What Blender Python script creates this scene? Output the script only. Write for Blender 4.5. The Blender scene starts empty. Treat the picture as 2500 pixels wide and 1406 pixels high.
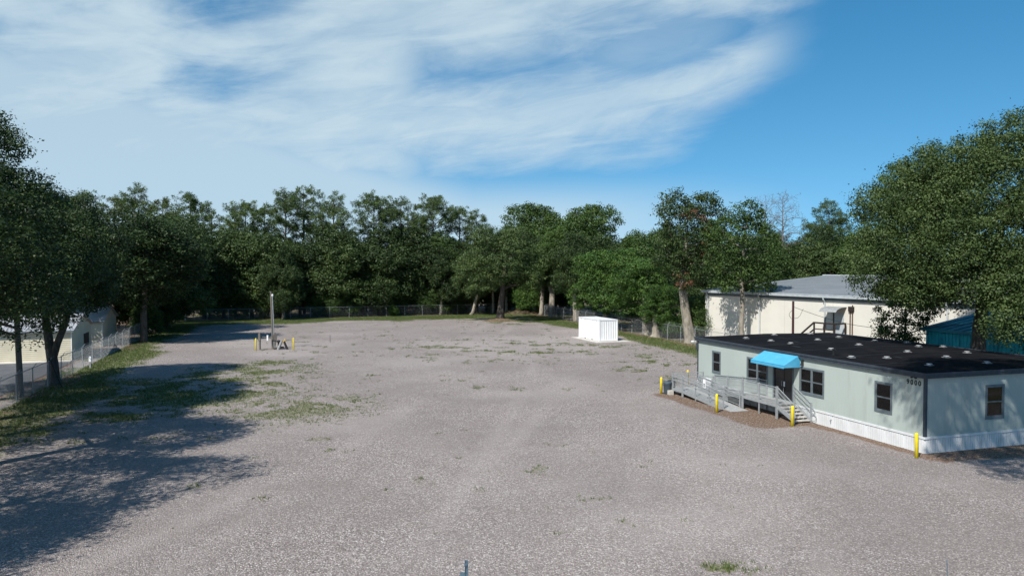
import bpy, math, random
import numpy as np
from mathutils import Vector, Matrix

R = math.radians
S = bpy.context.scene
COL = S.collection

# ------------------------------------------------------------------ camera
CAMH = 9.0
cam_d = bpy.data.cameras.new('camera')
cam = bpy.data.objects.new('camera', cam_d); COL.objects.link(cam)
cam.location = (0, 0, CAMH)
cam.rotation_euler = (R(90 - 1.598), 0, 0)
cam_d.sensor_width = 36; cam_d.lens = 27.36
cam_d.clip_start = .1; cam_d.clip_end = 6000
S.camera = cam

# ------------------------------------------------------------------ sky + sun
SUN_EL, SUN_AZ = R(47), R(214)          # azimuth clockwise from +Y
SUN = Vector((math.sin(SUN_AZ) * math.cos(SUN_EL), math.cos(SUN_AZ) * math.cos(SUN_EL), math.sin(SUN_EL)))
W = bpy.data.worlds.new('World'); S.world = W; W.use_nodes = True
nt = W.node_tree; nt.nodes.clear()


class NB:
    """tiny node builder: every value is a socket or a number"""
    def __init__(s, t): s.t = t
    def n(s, kind, **kw):
        x = s.t.nodes.new(kind)
        for k, v in kw.items(): setattr(x, k, v)
        return x
    def put(s, sock, v):
        if isinstance(v, bpy.types.NodeSocket): s.t.links.new(v, sock)
        else: sock.default_value = v
    def m(s, op, a, b=0., c=0., clamp=False):
        x = s.n('ShaderNodeMath', operation=op, use_clamp=clamp)
        for i, v in enumerate((a, b, c)): s.put(x.inputs[i], v)
        return x.outputs[0]
    def add(s, a, b): return s.m('ADD', a, b)
    def sub(s, a, b): return s.m('SUBTRACT', a, b)
    def mul(s, a, b): return s.m('MULTIPLY', a, b)
    def ss(s, v, lo, hi):
        x = s.n('ShaderNodeMapRange', interpolation_type='SMOOTHSTEP')
        s.put(x.inputs[0], v)
        if lo > hi: x.inputs[1].default_value, x.inputs[2].default_value, x.inputs[3].default_value, x.inputs[4].default_value = hi, lo, 1, 0
        else: x.inputs[1].default_value, x.inputs[2].default_value = lo, hi
        return x.outputs[0]
    def noise(s, vec, scale, detail=4, rough=.55, dist=0., out='Fac'):
        x = s.n('ShaderNodeTexNoise')
        if vec is not None: s.put(x.inputs['Vector'], vec)
        x.inputs['Scale'].default_value = scale; x.inputs['Detail'].default_value = detail
        x.inputs['Roughness'].default_value = rough; x.inputs['Distortion'].default_value = dist
        return x.outputs[out]
    def comb(s, x, y, z):
        c = s.n('ShaderNodeCombineXYZ')
        for i, v in enumerate((x, y, z)): s.put(c.inputs[i], v)
        return c.outputs[0]
    def mix(s, f, a, b, mode='MIX'):
        x = s.n('ShaderNodeMix', data_type='RGBA', blend_type=mode)
        s.put(x.inputs[0], f)
        for i, v in ((6, a), (7, b)):
            s.put(x.inputs[i], v if isinstance(v, bpy.types.NodeSocket) else (*v, 1))
        return x.outputs[2]
    def ramp(s, f, stops, interp='LINEAR'):
        x = s.n('ShaderNodeValToRGB'); s.put(x.inputs[0], f)
        x.color_ramp.interpolation = interp
        e = x.color_ramp.elements
        while len(e) < len(stops): e.new(.5)
        for i, (p, c) in enumerate(stops): e[i].position = p; e[i].color = (*c, 1)
        return x.outputs[0]


SKY_SAT, SKY_VAL, CLOUD = 1.36, .97, (4.5, 5.5, 6.05, 1)
b = NB(nt)
sky = b.n('ShaderNodeTexSky', sky_type='NISHITA', sun_disc=False)
sky.sun_elevation = SUN_EL; sky.sun_rotation = SUN_AZ
sky.altitude = 0; sky.air_density = 1.0; sky.dust_density = .0; sky.ozone_density = 2.0
geo = b.n('ShaderNodeTexCoord')
sep = b.n('ShaderNodeSeparateXYZ'); nt.links.new(geo.outputs['Generated'], sep.inputs[0])
dx, dy, dz = sep.outputs
az = b.m('ARCTAN2', dx, dy)                      # world azimuth (radians, 0 = +Y, + = east)
el = b.m('ARCSINE', dz)
# high cirrus: streaks on a plane far overhead plus where the sheet ends to the east
inv = b.m('DIVIDE', 1., b.add(b.m('MAXIMUM', dz, 0.), .16))
px, py = b.mul(dx, inv), b.mul(dy, inv)
pl = b.comb(b.add(b.mul(px, .9), b.mul(py, -.28)), b.add(b.mul(px, .5), b.mul(py, .85)), 0.)
soft = b.noise(pl, 1.3, 6, .58, .4)
# streaks run gently downhill to the east
fine = b.noise(b.comb(b.mul(az, 1.3), b.sub(b.mul(el, 3.8), b.mul(az, .55)), 0.), 3.0, 8, .56, .5)
wisp = b.noise(b.comb(b.mul(az, 1.0), b.sub(b.mul(el, 4.5), b.mul(az, .7)), 3.), 8., 7, .62, 1.0)
w = b.add(b.add(b.mul(b.sub(fine, .5), .085), b.mul(b.sub(soft, .5), .075)), b.mul(b.sub(wisp, .5), .045))
def mx0(v, o): return b.m('MAXIMUM', b.sub(v, o), 0.)
# upper sheet: its lower edge rises to the east
eA = b.sub(b.add(el, w), b.add(.25, b.add(b.mul(mx0(az, -.10), .13), b.mul(mx0(az, .28), .3))))
sheetA = b.ss(eA, -.045, .05)
# lower tongue, tapering to a tip in the east
eB = b.sub(b.add(el, b.mul(w, 1.1)), b.add(.12, b.add(b.mul(mx0(az, 0.), .11), b.mul(mx0(az, .20), .55))))
low = b.ss(eB, -.03, .065)
eU = b.sub(b.add(el, b.mul(w, -.7)), b.add(.222, b.mul(mx0(az, -.05), .12)))
upe = b.ss(eU, .035, -.03)
tip = b.ss(b.add(az, b.mul(w, 1.2)), .40, .29)
sheetB = b.mul(b.mul(low, upe), tip)
veil = b.mul(b.mul(b.ss(eB, .02, .10), b.ss(b.add(az, b.mul(w, 1.)), .33, .22)), b.add(.10, b.mul(b.ss(az, .02, .16), .36)))
west = b.mul(b.ss(b.add(az, b.mul(w, 1.3)), -.07, -.15), b.ss(b.add(el, w), .05, .14))
hole_w = b.mul(b.ss(b.add(b.mul(soft, .55), b.mul(fine, .45)), .56, .40), b.mul(b.ss(az, -.16, -.40), b.ss(el, .14, .22)))
dens = b.m('MAXIMUM', b.m('MAXIMUM', sheetA, sheetB), b.m('MAXIMUM', west, veil))
brk = b.m('MAXIMUM', b.ss(el, .50, .34), b.ss(soft, .50, .66))  # clouds thinned outside the view to lower the ambient light
brk = b.mul(brk, b.m('MAXIMUM', b.ss(b.m('ABSOLUTE', az), 1.5, .9), b.ss(soft, .46, .62)))
dens = b.mul(dens, brk)
tex = b.add(.52, b.mul(b.ss(b.add(b.mul(fine, .58), b.mul(wisp, .42)), .30, .70), .40))
dens = b.mul(dens, b.sub(tex, b.mul(hole_w, .62)))
haze_w = b.mul(b.ss(b.add(az, b.mul(w, 1.0)), .42, .0), b.ss(b.sub(el, b.mul(mx0(b.sub(-.05, az), 0.), .28)), .125, .06))
dens = b.m('MAXIMUM', dens, b.mul(haze_w, .70))
dens = b.m('MULTIPLY', dens, b.ss(dz, -.03, .0), clamp=True)
# the blue reaches down to the trees: look a little higher into the sky model
zz = b.add(b.mul(b.m('MAXIMUM', dz, 0.), .95), .13)
vn = b.n('ShaderNodeVectorMath', operation='NORMALIZE'); nt.links.new(b.comb(dx, dy, zz), vn.inputs[0]); nt.links.new(vn.outputs[0], sky.inputs[0])
gm = b.n('ShaderNodeHueSaturation'); gm.inputs['Hue'].default_value = .488; gm.inputs['Saturation'].default_value = SKY_SAT; gm.inputs['Value'].default_value = SKY_VAL
nt.links.new(sky.outputs[0], gm.inputs['Color'])
mx = b.n('ShaderNodeMix', data_type='RGBA'); nt.links.new(dens, mx.inputs[0])
nt.links.new(gm.outputs[0], mx.inputs[6]); mx.inputs[7].default_value = CLOUD
bg = b.n('ShaderNodeBackground'); bg.inputs[1].default_value = .108
nt.links.new(mx.outputs[2], bg.inputs[0])
wo = b.n('ShaderNodeOutputWorld'); nt.links.new(bg.outputs[0], wo.inputs[0])

sd = bpy.data.lights.new('sun', 'SUN'); sd.energy = 5.0; sd.angle = R(.53); sd.color = (1, .955, .89)
so = bpy.data.objects.new('sun', sd); COL.objects.link(so)
so.rotation_euler = SUN.to_track_quat('Z', 'Y').to_euler(); so.location = (-30, -40, 60)

S.view_settings.view_transform = 'Standard'; S.view_settings.look = 'None'
S.view_settings.exposure = .34; S.view_settings.gamma = 1
S.render.engine = 'CYCLES'
S.cycles.max_bounces = 6; S.cycles.transparent_max_bounces = 12
S.cycles.diffuse_bounces = 3; S.cycles.glossy_bounces = 2; S.cycles.transmission_bounces = 3
S.cycles.use_denoising = True

# ------------------------------------------------------------------ materials
MATS = {}


def mat(name, c1, c2=None, scale=3., rough=.7, metal=0., spec=.4, bump=0., bscale=40., detail=5, coord='Object', stretch=(1, 1, 1), stain=None, coat=0.):
    m = bpy.data.materials.new(name); m.use_nodes = True; MATS[name] = m
    t = m.node_tree; k = NB(t); p = t.nodes['Principled BSDF']
    p.inputs['Roughness'].default_value = rough; p.inputs['Metallic'].default_value = metal
    p.inputs['Specular IOR Level'].default_value = spec
    if coat: p.inputs['Coat Weight'].default_value = coat
    tc = k.n('ShaderNodeTexCoord').outputs[coord]
    mp = k.n('ShaderNodeMapping'); t.links.new(tc, mp.inputs[0]); mp.inputs['Scale'].default_value = stretch
    v = mp.outputs[0]
    if c2 is None: c2 = tuple(x * .82 for x in c1)
    col = k.mix(k.ss(k.noise(v, scale, detail), .33, .67), c1, c2)
    if stain:                       # dirt / wear with a shape of its own: (colour, scale, threshold, strength, stretch)
        mp2 = k.n('ShaderNodeMapping'); t.links.new(tc, mp2.inputs[0]); mp2.inputs['Scale'].default_value = stain[4]
        col = k.mix(k.mul(k.ss(k.noise(mp2.outputs[0], stain[1], 6, .6), stain[2], stain[2] + .16), stain[3]), col, stain[0])
    t.links.new(col, p.inputs['Base Color'])
    if bump:
        bp = k.n('ShaderNodeBump'); bp.inputs['Strength'].default_value = bump; bp.inputs['Distance'].default_value = .02
        t.links.new(k.noise(v, bscale, 4), bp.inputs['Height']); t.links.new(bp.outputs[0], p.inputs['Normal'])
    return m


def leafmat(name, dark, mid, light, trans=.22, rough=.55, warm=None):
    m = bpy.data.materials.new(name); m.use_nodes = True; MATS[name] = m
    t = m.node_tree; k = NB(t); p = t.nodes['Principled BSDF']
    at = k.n('ShaderNodeAttribute', attribute_name='tone')
    oi = k.n('ShaderNodeObjectInfo')
    f = k.add(at.outputs['Fac'], k.mul(k.sub(oi.outputs['Random'], .5), .22))
    col = k.ramp(f, [(.12, dark), (.5, mid), (.9, light)])
    if warm:
        rnd = k.m('FRACT', k.mul(at.outputs['Fac'], 91.7))
        col = k.mix(k.ss(rnd, .86, .93), col, warm)
    p.inputs['Roughness'].default_value = rough; p.inputs['Specular IOR Level'].default_value = .28
    t.links.new(col, p.inputs['Base Color'])
    tr = k.n('ShaderNodeBsdfTranslucent')
    t.links.new(k.mix(1., col, (1.0, 1.1, .5), 'MULTIPLY'), tr.inputs[0])
    ms = k.n('ShaderNodeMixShader'); ms.inputs[0].default_value = trans
    t.links.new(p.outputs[0], ms.inputs[1]); t.links.new(tr.outputs[0], ms.inputs[2])
    t.links.new(ms.outputs[0], t.nodes['Material Output'].inputs[0])
    return m


leafmat('oak_leaf', (.018, .037, .011), (.050, .094, .022), (.105, .165, .040), trans=.28)
leafmat('oak_leaf_dark', (.012, .024, .009), (.034, .062, .018), (.078, .115, .034), trans=.26)
leafmat('oak_leaf_grey', (.020, .037, .012), (.054, .090, .026), (.112, .155, .050), trans=.26)
leafmat('bright_leaf', (.020, .046, .010), (.050, .108, .020), (.112, .190, .040), trans=.28)
leafmat('pine_needle', (.036, .062, .020), (.082, .130, .042), (.150, .205, .072), trans=.34)
leafmat('pine_needle_yellow', (.042, .060, .016), (.098, .122, .034), (.17, .185, .060), trans=.34)
leafmat('dead_leaf', (.050, .021, .011), (.095, .040, .020), (.15, .080, .045), trans=.15)
leafmat('grass_blade', (.05, .075, .018), (.085, .125, .030), (.16, .19, .065), trans=.25)
mat('bark', (.055, .045, .037), (.105, .090, .074), 6, .95, bump=.6, bscale=14, stretch=(1, 1, .25))
mat('bark_pale', (.30, .27, .225), (.20, .175, .14), 5, .95, bump=.5, bscale=12, stretch=(1, 1, .3), stain=((.10, .10, .07), 2.2, .5, .7, (1, 1, .4)))
mat('bark_dead', (.20, .175, .16), (.12, .10, .09), 5, .95)
mat('wood_grey', (.16, .145, .125), (.10, .09, .078), 9, .9, bump=.3, bscale=30, stretch=(4, 4, .3))
mat('wood_dark', (.030, .020, .016), (.018, .012, .010), 9, .85, stretch=(3, 3, .4))
mat('wood_red', (.055, .020, .020), (.035, .013, .014), 6, .8, stretch=(3, 3, .3))
mat('galv', (.36, .39, .40), (.27, .295, .305), 6, .55, .35)
mat('galv_wire', (.33, .35, .36), (.26, .28, .29), 5, .6, .2)
mat('rail_grey', (.36, .38, .39), (.30, .32, .33), 5, .5, .25)
mat('deck_grey', (.38, .385, .375), (.29, .295, .29), 8, .7, .1, bump=.2, bscale=60, stain=((.20, .17, .13), 1.5, .56, .5, (1, 1, 1)))
mat('tread_metal', (.56, .54, .50), (.42, .40, .37), 5, .55, .1, stain=((.2, .18, .15), 2.5, .56, .6, (1, 1, 1)))
mat('siding', (.375, .425, .398), (.352, .40, .375), .6, .75, spec=.25, bump=.12, bscale=25, stretch=(1, 1, .3), stain=((.315, .345, .315), .9, .54, .5, (1.4, 1.4, .25)))
mat('trim_slate', (.045, .058, .075), (.032, .042, .056), 4, .6, spec=.35)
mat('trim_window', (.125, .152, .168), (.10, .124, .138), 4, .6, spec=.35)
mat('skirt_white', (.66, .675, .68), (.59, .60, .61), 2, .6, spec=.3, stain=((.48, .43, .36), 1.6, .58, .45, (1, 1, .5)))
mat('roof_black', (.0062, .0062, .0074), (.010, .010, .0115), 1.2, .9, spec=.06, bump=.15, bscale=20, stain=((.022, .021, .020), .7, .54, .6, (1, .45, 1)))
mat('roof_seam', (.005, .005, .0055), (.008, .008, .0085), 2, .75)
mat('vent_metal', (.55, .55, .54), (.36, .36, .36), 6, .6, .2)
mat('awning_blue', (.075, .36, .56), (.062, .32, .51), 2.5, .8, spec=.2, bump=.15, bscale=9, stain=((.12, .38, .54), 1.2, .52, .5, (1, 1, 1)))
mat('black_plastic', (.012, .012, .013), (.02, .02, .021), 5, .5)
mat('blind', (.30, .275, .20), (.25, .23, .165), 4, .6)
mat('door_black', (.010, .010, .012), (.014, .014, .016), 3, .25, spec=.5)
mat('yellow_paint', (.82, .64, .015), (.72, .55, .015), 5, .5, spec=.4, stain=((.35, .28, .06), 4, .62, .5, (1, 1, 1)))
mat('sign_white', (.80, .81, .82), (.74, .75, .76), 4, .5)
mat('bin_grey', (.060, .085, .105), (.048, .068, .085), 3, .55)
mat('container_white', (.72, .73, .74), (.68, .69, .70), 1.2, .45, spec=.4, stain=((.62, .58, .52), 1.8, .62, .5, (1, 1, .2)))
mat('rust', (.10, .045, .025), (.06, .03, .02), 9, .9)
mat('concrete', (.54, .51, .46), (.45, .43, .39), 1.5, .9, bump=.2, bscale=30, stain=((.32, .30, .27), .8, .55, .5, (1, 1, 1)))
mat('asphalt', (.115, .118, .125), (.085, .088, .094), .7, .9, bump=.3, bscale=60, stain=((.16, .16, .165), .35, .52, .6, (1, 1, 1)))
mat('warehouse_wall', (.62, .60, .54), (.585, .565, .51), .5, .85, spec=.2, bump=.1, bscale=8, stain=((.57, .545, .46), .45, .55, .6, (1, 1, .18)))
mat('warehouse_joint', (.52, .50, .44), None, 3, .9)
mat('warehouse_roof', (.255, .275, .29), (.22, .24, .255), .5, .6, .1, stain=((.24, .25, .26), .35, .54, .5, (.4, 2, 1)))
mat('gutter', (.46, .50, .52), (.39, .43, .45), 2, .5, .1)
mat('teal_metal', (.022, .40, .46), (.018, .33, .40), 1.2, .6, spec=.35, stain=((.006, .11, .15), .8, .5, .6, (1, 1, .3)))
mat('teal_roof_shaded', (.018, .20, .24), (.014, .14, .18), 1.2, .6)  # darker copy of the wall teal: tree shade put into the roof colour
mat('cream_siding', (.56, .52, .40), (.51, .47, .36), 1, .7, stain=((.55, .50, .38), .8, .58, .4, (1, 1, .4)))
mat('storage_roof', (.44, .45, .47), (.34, .35, .37), .8, .5, .2)
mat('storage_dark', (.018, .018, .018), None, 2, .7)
mat('iron', (.045, .042, .040), (.025, .024, .023), 7, .6, .3)
mat('pipe_grey', (.30, .31, .31), (.22, .23, .23), 5, .6)
mat('brass_yellow', (.75, .50, .10), (.55, .36, .08), 6, .5)
mat('white_plastic', (.80, .80, .80), (.72, .72, .72), 4, .5)
mat('wire_black', (.02, .02, .02), None, 4, .6)
mat('post_blue', (.15, .225, .28), (.105, .165, .21), 8, .5, .5)
mat('stick', (.20, .14, .09), (.12, .085, .055), 5, .95)
mat('stone_pale', (.52, .48, .45), (.24, .21, .195), 1.7, .9, detail=8)

g = bpy.data.materials.new('window_glass'); g.use_nodes = True; MATS['window_glass'] = g
k = NB(g.node_tree); g.node_tree.nodes.remove(g.node_tree.nodes['Principled BSDF'])
tr = k.n('ShaderNodeBsdfTransparent'); tr.inputs[0].default_value = (.55, .58, .58, 1)
gl = k.n('ShaderNodeBsdfGlossy'); gl.inputs['Roughness'].default_value = .02
fr = k.n('ShaderNodeFresnel'); fr.inputs[0].default_value = 1.5
ms = k.n('ShaderNodeMixShader')
g.node_tree.links.new(fr.outputs[0], ms.inputs[0]); g.node_tree.links.new(tr.outputs[0], ms.inputs[1]); g.node_tree.links.new(gl.outputs[0], ms.inputs[2])
g.node_tree.links.new(ms.outputs[0], g.node_tree.nodes['Material Output'].inputs[0])

# ------------------------------------------------------------------ mesh + object helpers


class MB:
    def __init__(s): s.v = []; s.f = []
    def box(s, x0, x1, y0, y1, z0, z1):
        n = len(s.v)
        s.v += [(x0, y0, z0), (x1, y0, z0), (x1, y1, z0), (x0, y1, z0), (x0, y0, z1), (x1, y0, z1), (x1, y1, z1), (x0, y1, z1)]
        s.f += [tuple(n + i for i in q) for q in ((0, 3, 2, 1), (4, 5, 6, 7), (0, 1, 5, 4), (1, 2, 6, 5), (2, 3, 7, 6), (3, 0, 4, 7))]
        return s
    def hexa(s, pts):           # 8 points, bottom ring then top ring
        n = len(s.v); s.v += [tuple(p) for p in pts]
        s.f += [tuple(n + i for i in q) for q in ((0, 3, 2, 1), (4, 5, 6, 7), (0, 1, 5, 4), (1, 2, 6, 5), (2, 3, 7, 6), (3, 0, 4, 7))]
        return s
    def poly(s, pts):
        n = len(s.v); s.v += [tuple(p) for p in pts]; s.f.append(tuple(range(n, n + len(pts)))); return s
    def tube(s, pts, rad, sides=8, cap=True):
        pts = [Vector(p) for p in pts]
        rad = [rad] * len(pts) if not hasattr(rad, '__len__') else list(rad)
        n0 = len(s.v); up = None
        for i, p in enumerate(pts):
            d = (pts[min(i + 1, len(pts) - 1)] - pts[max(i - 1, 0)])
            if d.length < 1e-9: d = Vector((0, 0, 1))
            d.normalize()
            if up is None: up = Vector((1, 0, 0)) if abs(d.x) < .8 else Vector((0, 1, 0))
            a = (up - d * up.dot(d))
            if a.length < 1e-6: a = d.orthogonal()
            a.normalize(); c = d.cross(a); up = a
            for j in range(sides):
                t = 2 * math.pi * j / sides
                s.v.append(tuple(p + a * (rad[i] * math.cos(t)) + c * (rad[i] * math.sin(t))))
        for i in range(len(pts) - 1):
            for j in range(sides):
                q = n0 + i * sides; j2 = (j + 1) % sides
                s.f.append((q + j, q + j2, q + sides + j2, q + sides + j))
        if cap:
            s.f.append(tuple(n0 + j for j in reversed(range(sides))))
            e = n0 + (len(pts) - 1) * sides
            s.f.append(tuple(e + j for j in range(sides)))
        return s
    def lathe(s, prof, at=(0, 0, 0), sides=16):
        return s.tube([(at[0], at[1], at[2] + z) for r, z in prof], [r for r, z in prof], sides) if False else s._lathe(prof, at, sides)
    def _lathe(s, prof, at, sides):
        n0 = len(s.v)
        for r, z in prof:
            for j in range(sides):
                t = 2 * math.pi * j / sides
                s.v.append((at[0] + r * math.cos(t), at[1] + r * math.sin(t), at[2] + z))
        for i in range(len(prof) - 1):
            for j in range(sides):
                q = n0 + i * sides; j2 = (j + 1) % sides
                s.f.append((q + j, q + j2, q + sides + j2, q + sides + j))
        s.f.append(tuple(n0 + j for j in reversed(range(sides))))
        e = n0 + (len(prof) - 1) * sides
        s.f.append(tuple(e + j for j in range(sides)))
        return s
    def mesh(s, name, material, smooth=False):
        me = bpy.data.meshes.new(name); me.from_pydata(s.v, [], s.f); me.materials.append(MATS[material])
        if smooth: me.polygons.foreach_set('use_smooth', [True] * len(me.polygons))
        me.update(); return me
    def build(s, name, material, parent=None, smooth=False):
        return link(name, s.mesh(name, material, smooth), parent)


def link(name, data, parent=None, loc=None, rz=0.):
    o = bpy.data.objects.new(name, data); COL.objects.link(o)
    if parent is not None: o.parent = parent
    if loc is not None: o.location = loc
    if rz: o.rotation_euler = (0, 0, rz)
    return o


def tag(o, label=None, cat=None, group=None, kind=None):
    if label: o['label'] = label
    if cat: o['category'] = cat
    if group: o['group'] = group
    if kind: o['kind'] = kind
    return o


def thing(name, label, cat, loc=(0, 0, 0), rz=0., group=None):
    return tag(link(name, None, None, loc, rz), label, cat, group)


def npmesh(name, verts, quads, material, tone=None):
    """fast mesh from numpy arrays (all faces with the same corner count)"""
    me = bpy.data.meshes.new(name)
    nv, (nf, kk) = len(verts), quads.shape
    me.vertices.add(nv); me.vertices.foreach_set('co', np.ascontiguousarray(verts, np.float32).ravel())
    me.loops.add(nf * kk); me.loops.foreach_set('vertex_index', np.ascontiguousarray(quads, np.int32).ravel())
    me.polygons.add(nf); me.polygons.foreach_set('loop_start', np.arange(0, nf * kk, kk, dtype=np.int32))
    me.polygons.foreach_set('loop_total', np.full(nf, kk, np.int32))
    if tone is not None:
        a = me.attributes.new('tone', 'FLOAT', 'POINT'); a.data.foreach_set('value', np.ascontiguousarray(tone, np.float32))
    me.update(calc_edges=True); me.materials.append(MATS[material]); return me


def vnoise(x, y, seed=0):
    xi, yi = np.floor(x).astype(np.int64), np.floor(y).astype(np.int64)
    fx, fy = x - xi, y - yi
    fx, fy = fx * fx * (3 - 2 * fx), fy * fy * (3 - 2 * fy)
    def h(a, c):
        n = (a * 374761393 + c * 668265263 + seed * 1274126177) & 0xffffffff
        n = ((n ^ (n >> 13)) * 1274126177) & 0xffffffff
        return ((n ^ (n >> 16)) & 0xffff) / 65535.
    return (h(xi, yi) * (1 - fx) + h(xi + 1, yi) * fx) * (1 - fy) + (h(xi, yi + 1) * (1 - fx) + h(xi + 1, yi + 1) * fx) * fy


def fbm(x, y, seed=0, o=4):
    t = 0; a = .5; n = 0
    for i in range(o):
        t = t + a * vnoise(x * 2 ** i, y * 2 ** i, seed + i); n += a; a *= .5
    return t / n


def sst(v, a, c):
    t = np.clip((v - a) / (c - a), 0, 1); return t * t * (3 - 2 * t)


# ------------------------------------------------------------------ ground
PHI = R(18.34)                                   # the lot's axis, turned from north
U = np.array([-math.sin(PHI), math.cos(PHI)]); V = np.array([math.cos(PHI), math.sin(PHI)])
OFF = (19.80, 37.11)                             # near corner of the office


def fence_w(y): return -32.4 - (y - 50) * .295   # west fence
def fence_e(y): return 21.7 - (y - 86) * .288    # east fence
def fence_n(x): return 129.6 + (x + 47.6) * .40  # back fence


def masks(x, y):
    n1 = fbm(x / 9, y / 9, 1); n2 = fbm(x / 2.6, y / 2.2, 7); n3 = fbm(x / .7, y / .7, 13, 3); n4 = fbm(x / 22, y / 16, 21)
    dW = (x - fence_w(y)) * .96; dE = (fence_e(y) - x) * .96; dN = (fence_n(x) - y) * .93
    inside = (dW > 0) & (dE > 0) & (dN > 0)
    gw = sst(dW + 4. * (n1 - .5) + 3 * (n2 - .5), 5.6, 2.4) * (.85 + .5 * (n2 - .3))
    weed = np.exp(-(((x + 23) / 8.5) ** 2 + ((y - 58) / 17) ** 2)) * 1.0
    weed = np.maximum(weed, .75 * np.exp(-(((x + 14) / 7) ** 2 + ((y - 50) / 9) ** 2)))
    weed = np.maximum(weed, .8 * np.exp(-(((x + 22) / 6) ** 2 + ((y - 72) / 5) ** 2)))
    weed = np.maximum(weed, .95 * sst(dW, 15, 8) * sst(y, 36, 42) * sst(y, 66, 58))
    gweed = weed * sst(n2 * .6 + n3 * .4, .32, .60) * .85
    mid = np.exp(-(((x - 1) / 19) ** 2 + ((y - 86) / 17) ** 2)) * .92
    mid = np.maximum(mid, np.exp(-(((x - 13) / 6) ** 2 + ((y - 70) / 14) ** 2)))
    gmid = np.maximum(mid * sst(n2 * .55 + n3 * .45, .45, .70) * .85, mid * .30 * sst(n1, .35, .6))
    ge = sst(dE + 5 * (n1 - .5) + 2 * (n2 - .5), 6.5, 2.5) * sst(y, 52, 60) * .9
    gn = sst(dN + 9 * (n1 - .5) + 5 * (n2 - .5), 15, 6) * .88
    shade_tree = np.exp(-(((x - 3) / 12) ** 2 + ((y - 128) / 9) ** 2)) * .9
    spots = sst(fbm(x / 1.3, y / 1.3, 33, 3), .70, .78) * .5 * sst(n4, .40, .62)
    near = np.exp(-(((x - 6.6) / 1.1) ** 2 + ((y - 23.0) / .45) ** 2)) * 1.3 * sst(n3, .35, .6)
    grass = np.clip(np.max([gw, gweed, gmid, ge, gn, shade_tree * sst(n2, .35, .6), spots, near], 0), 0, 1)
    grass = np.where(inside, grass, np.where(dW > -1.6, .75 * sst(n2, .3, .6), .12 * sst(n1, .4, .7)))
    # leaf litter, bare earth and bark mulch
    lx = (x - OFF[0]) * V[0] + (y - OFF[1]) * V[1]; ly = (x - OFF[0]) * U[0] + (y - OFF[1]) * U[1]
    bed = sst(lx + 1.2 * (n2 - .5), -4.6, -3.2) * sst(ly, 6.6, 8) * sst(ly + 1.5 * (n2 - .5), 21, 19.2) * (lx < 1)
    bed = np.maximum(bed, sst(lx + .7 * (n2 - .5), -1.3, -.3) * (ly > -1.0) * (ly < 20) * (lx < 2) * .9)
    bed = np.maximum(bed, sst(ly + 1.2 * (n2 - .5), -2.6, -.8) * (lx > -.5) * (lx < 14) * (ly < 2))
    lit = np.maximum(sst(dN + 4 * (n2 - .5), 2.2, .3), sst(dE + 3 * (n2 - .5), 2.2, .4) * (y > 56))
    lit = np.maximum(lit, np.exp(-(((x + 1.9) / 3.2) ** 2 + ((y - 126) / 2.4) ** 2)) * 1.0)
    lit = np.maximum(lit, sst(dW + 3 * (n2 - .5), 2.4, .6) * sst(n1, .42, .6) * .9)
    lit = np.maximum(lit, np.exp(-(((x + 26) / 3.2) ** 2 + ((y - 84.5) / 2.2) ** 2)) * .45)
    lit = np.where(inside, lit, np.where(dW > -1.6, lit * .5, .85))
    bed = np.clip(np.maximum(bed, np.clip(lit, 0, 1)), 0, 1)
    # paler dusty wheel tracks
    cx = -2 + .10 * (y - 40) + 3.5 * np.sin(y / 31.)
    tr = 0
    for o, am, wd, cv in ((-10.5, .5, .5, 17), (-8.6, .45, .45, 17), (-1.2, .6, .5, 26), (.6, .6, .5, 26), (13.5, .5, .6, 19), (-15.5, .4, .7, 23), (7.2, .55, .6, 21), (9.1, .5, .5, 21)):
        tr = np.maximum(tr, am * np.exp(-((x - cx - o - .05 * (y - 50) + 1.6 * np.sin(y / cv + o)) / (wd + .25 * n1)) ** 2))
    tr = tr * sst(fbm(x / 6, y / 14, 41), .34, .62)
    tr = np.maximum(tr, sst(n4 * .6 + n1 * .4, .52, .72) * .8)
    z = .55 * np.exp(-(((x + 1.9) / 2.6) ** 2 + ((y - 126.7) / 2.4) ** 2)) + .03 * (n1 - .5) * inside * ((np.hypot(lx - 5, ly - 10) > 18))
    z = z + .9 * np.exp(-(((x - 2.2) / 3.0) ** 2 + ((y - 146) / 2.) ** 2))
    return grass, bed, np.clip(tr, 0, 1), z


def axis(lo, hi, a, c, step):
    core = np.arange(a, c + step, step); out = []; p = a; d = step * 2
    while p > lo: p = max(lo, p - d); out.append(p); d *= 1.35
    l = out[::-1]; out = []; p = core[-1]; d = step * 2
    while p < hi: p = min(hi, p + d); out.append(p); d *= 1.35
    return np.concatenate([l, core, out])


gx = axis(-2500, 2500, -62, 34, .42); gy = axis(-400, 4500, 12, 152, .5)
GX, GY = np.meshgrid(gx, gy); fxy = GX.ravel(), GY.ravel()
mg, mbed, mtr, mz = masks(*fxy)
idx = np.arange(len(fxy[0])).reshape(len(gy), len(gx))
quads = np.stack([idx[:-1, :-1], idx[:-1, 1:], idx[1:, 1:], idx[1:, :-1]], -1).reshape(-1, 4)

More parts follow.
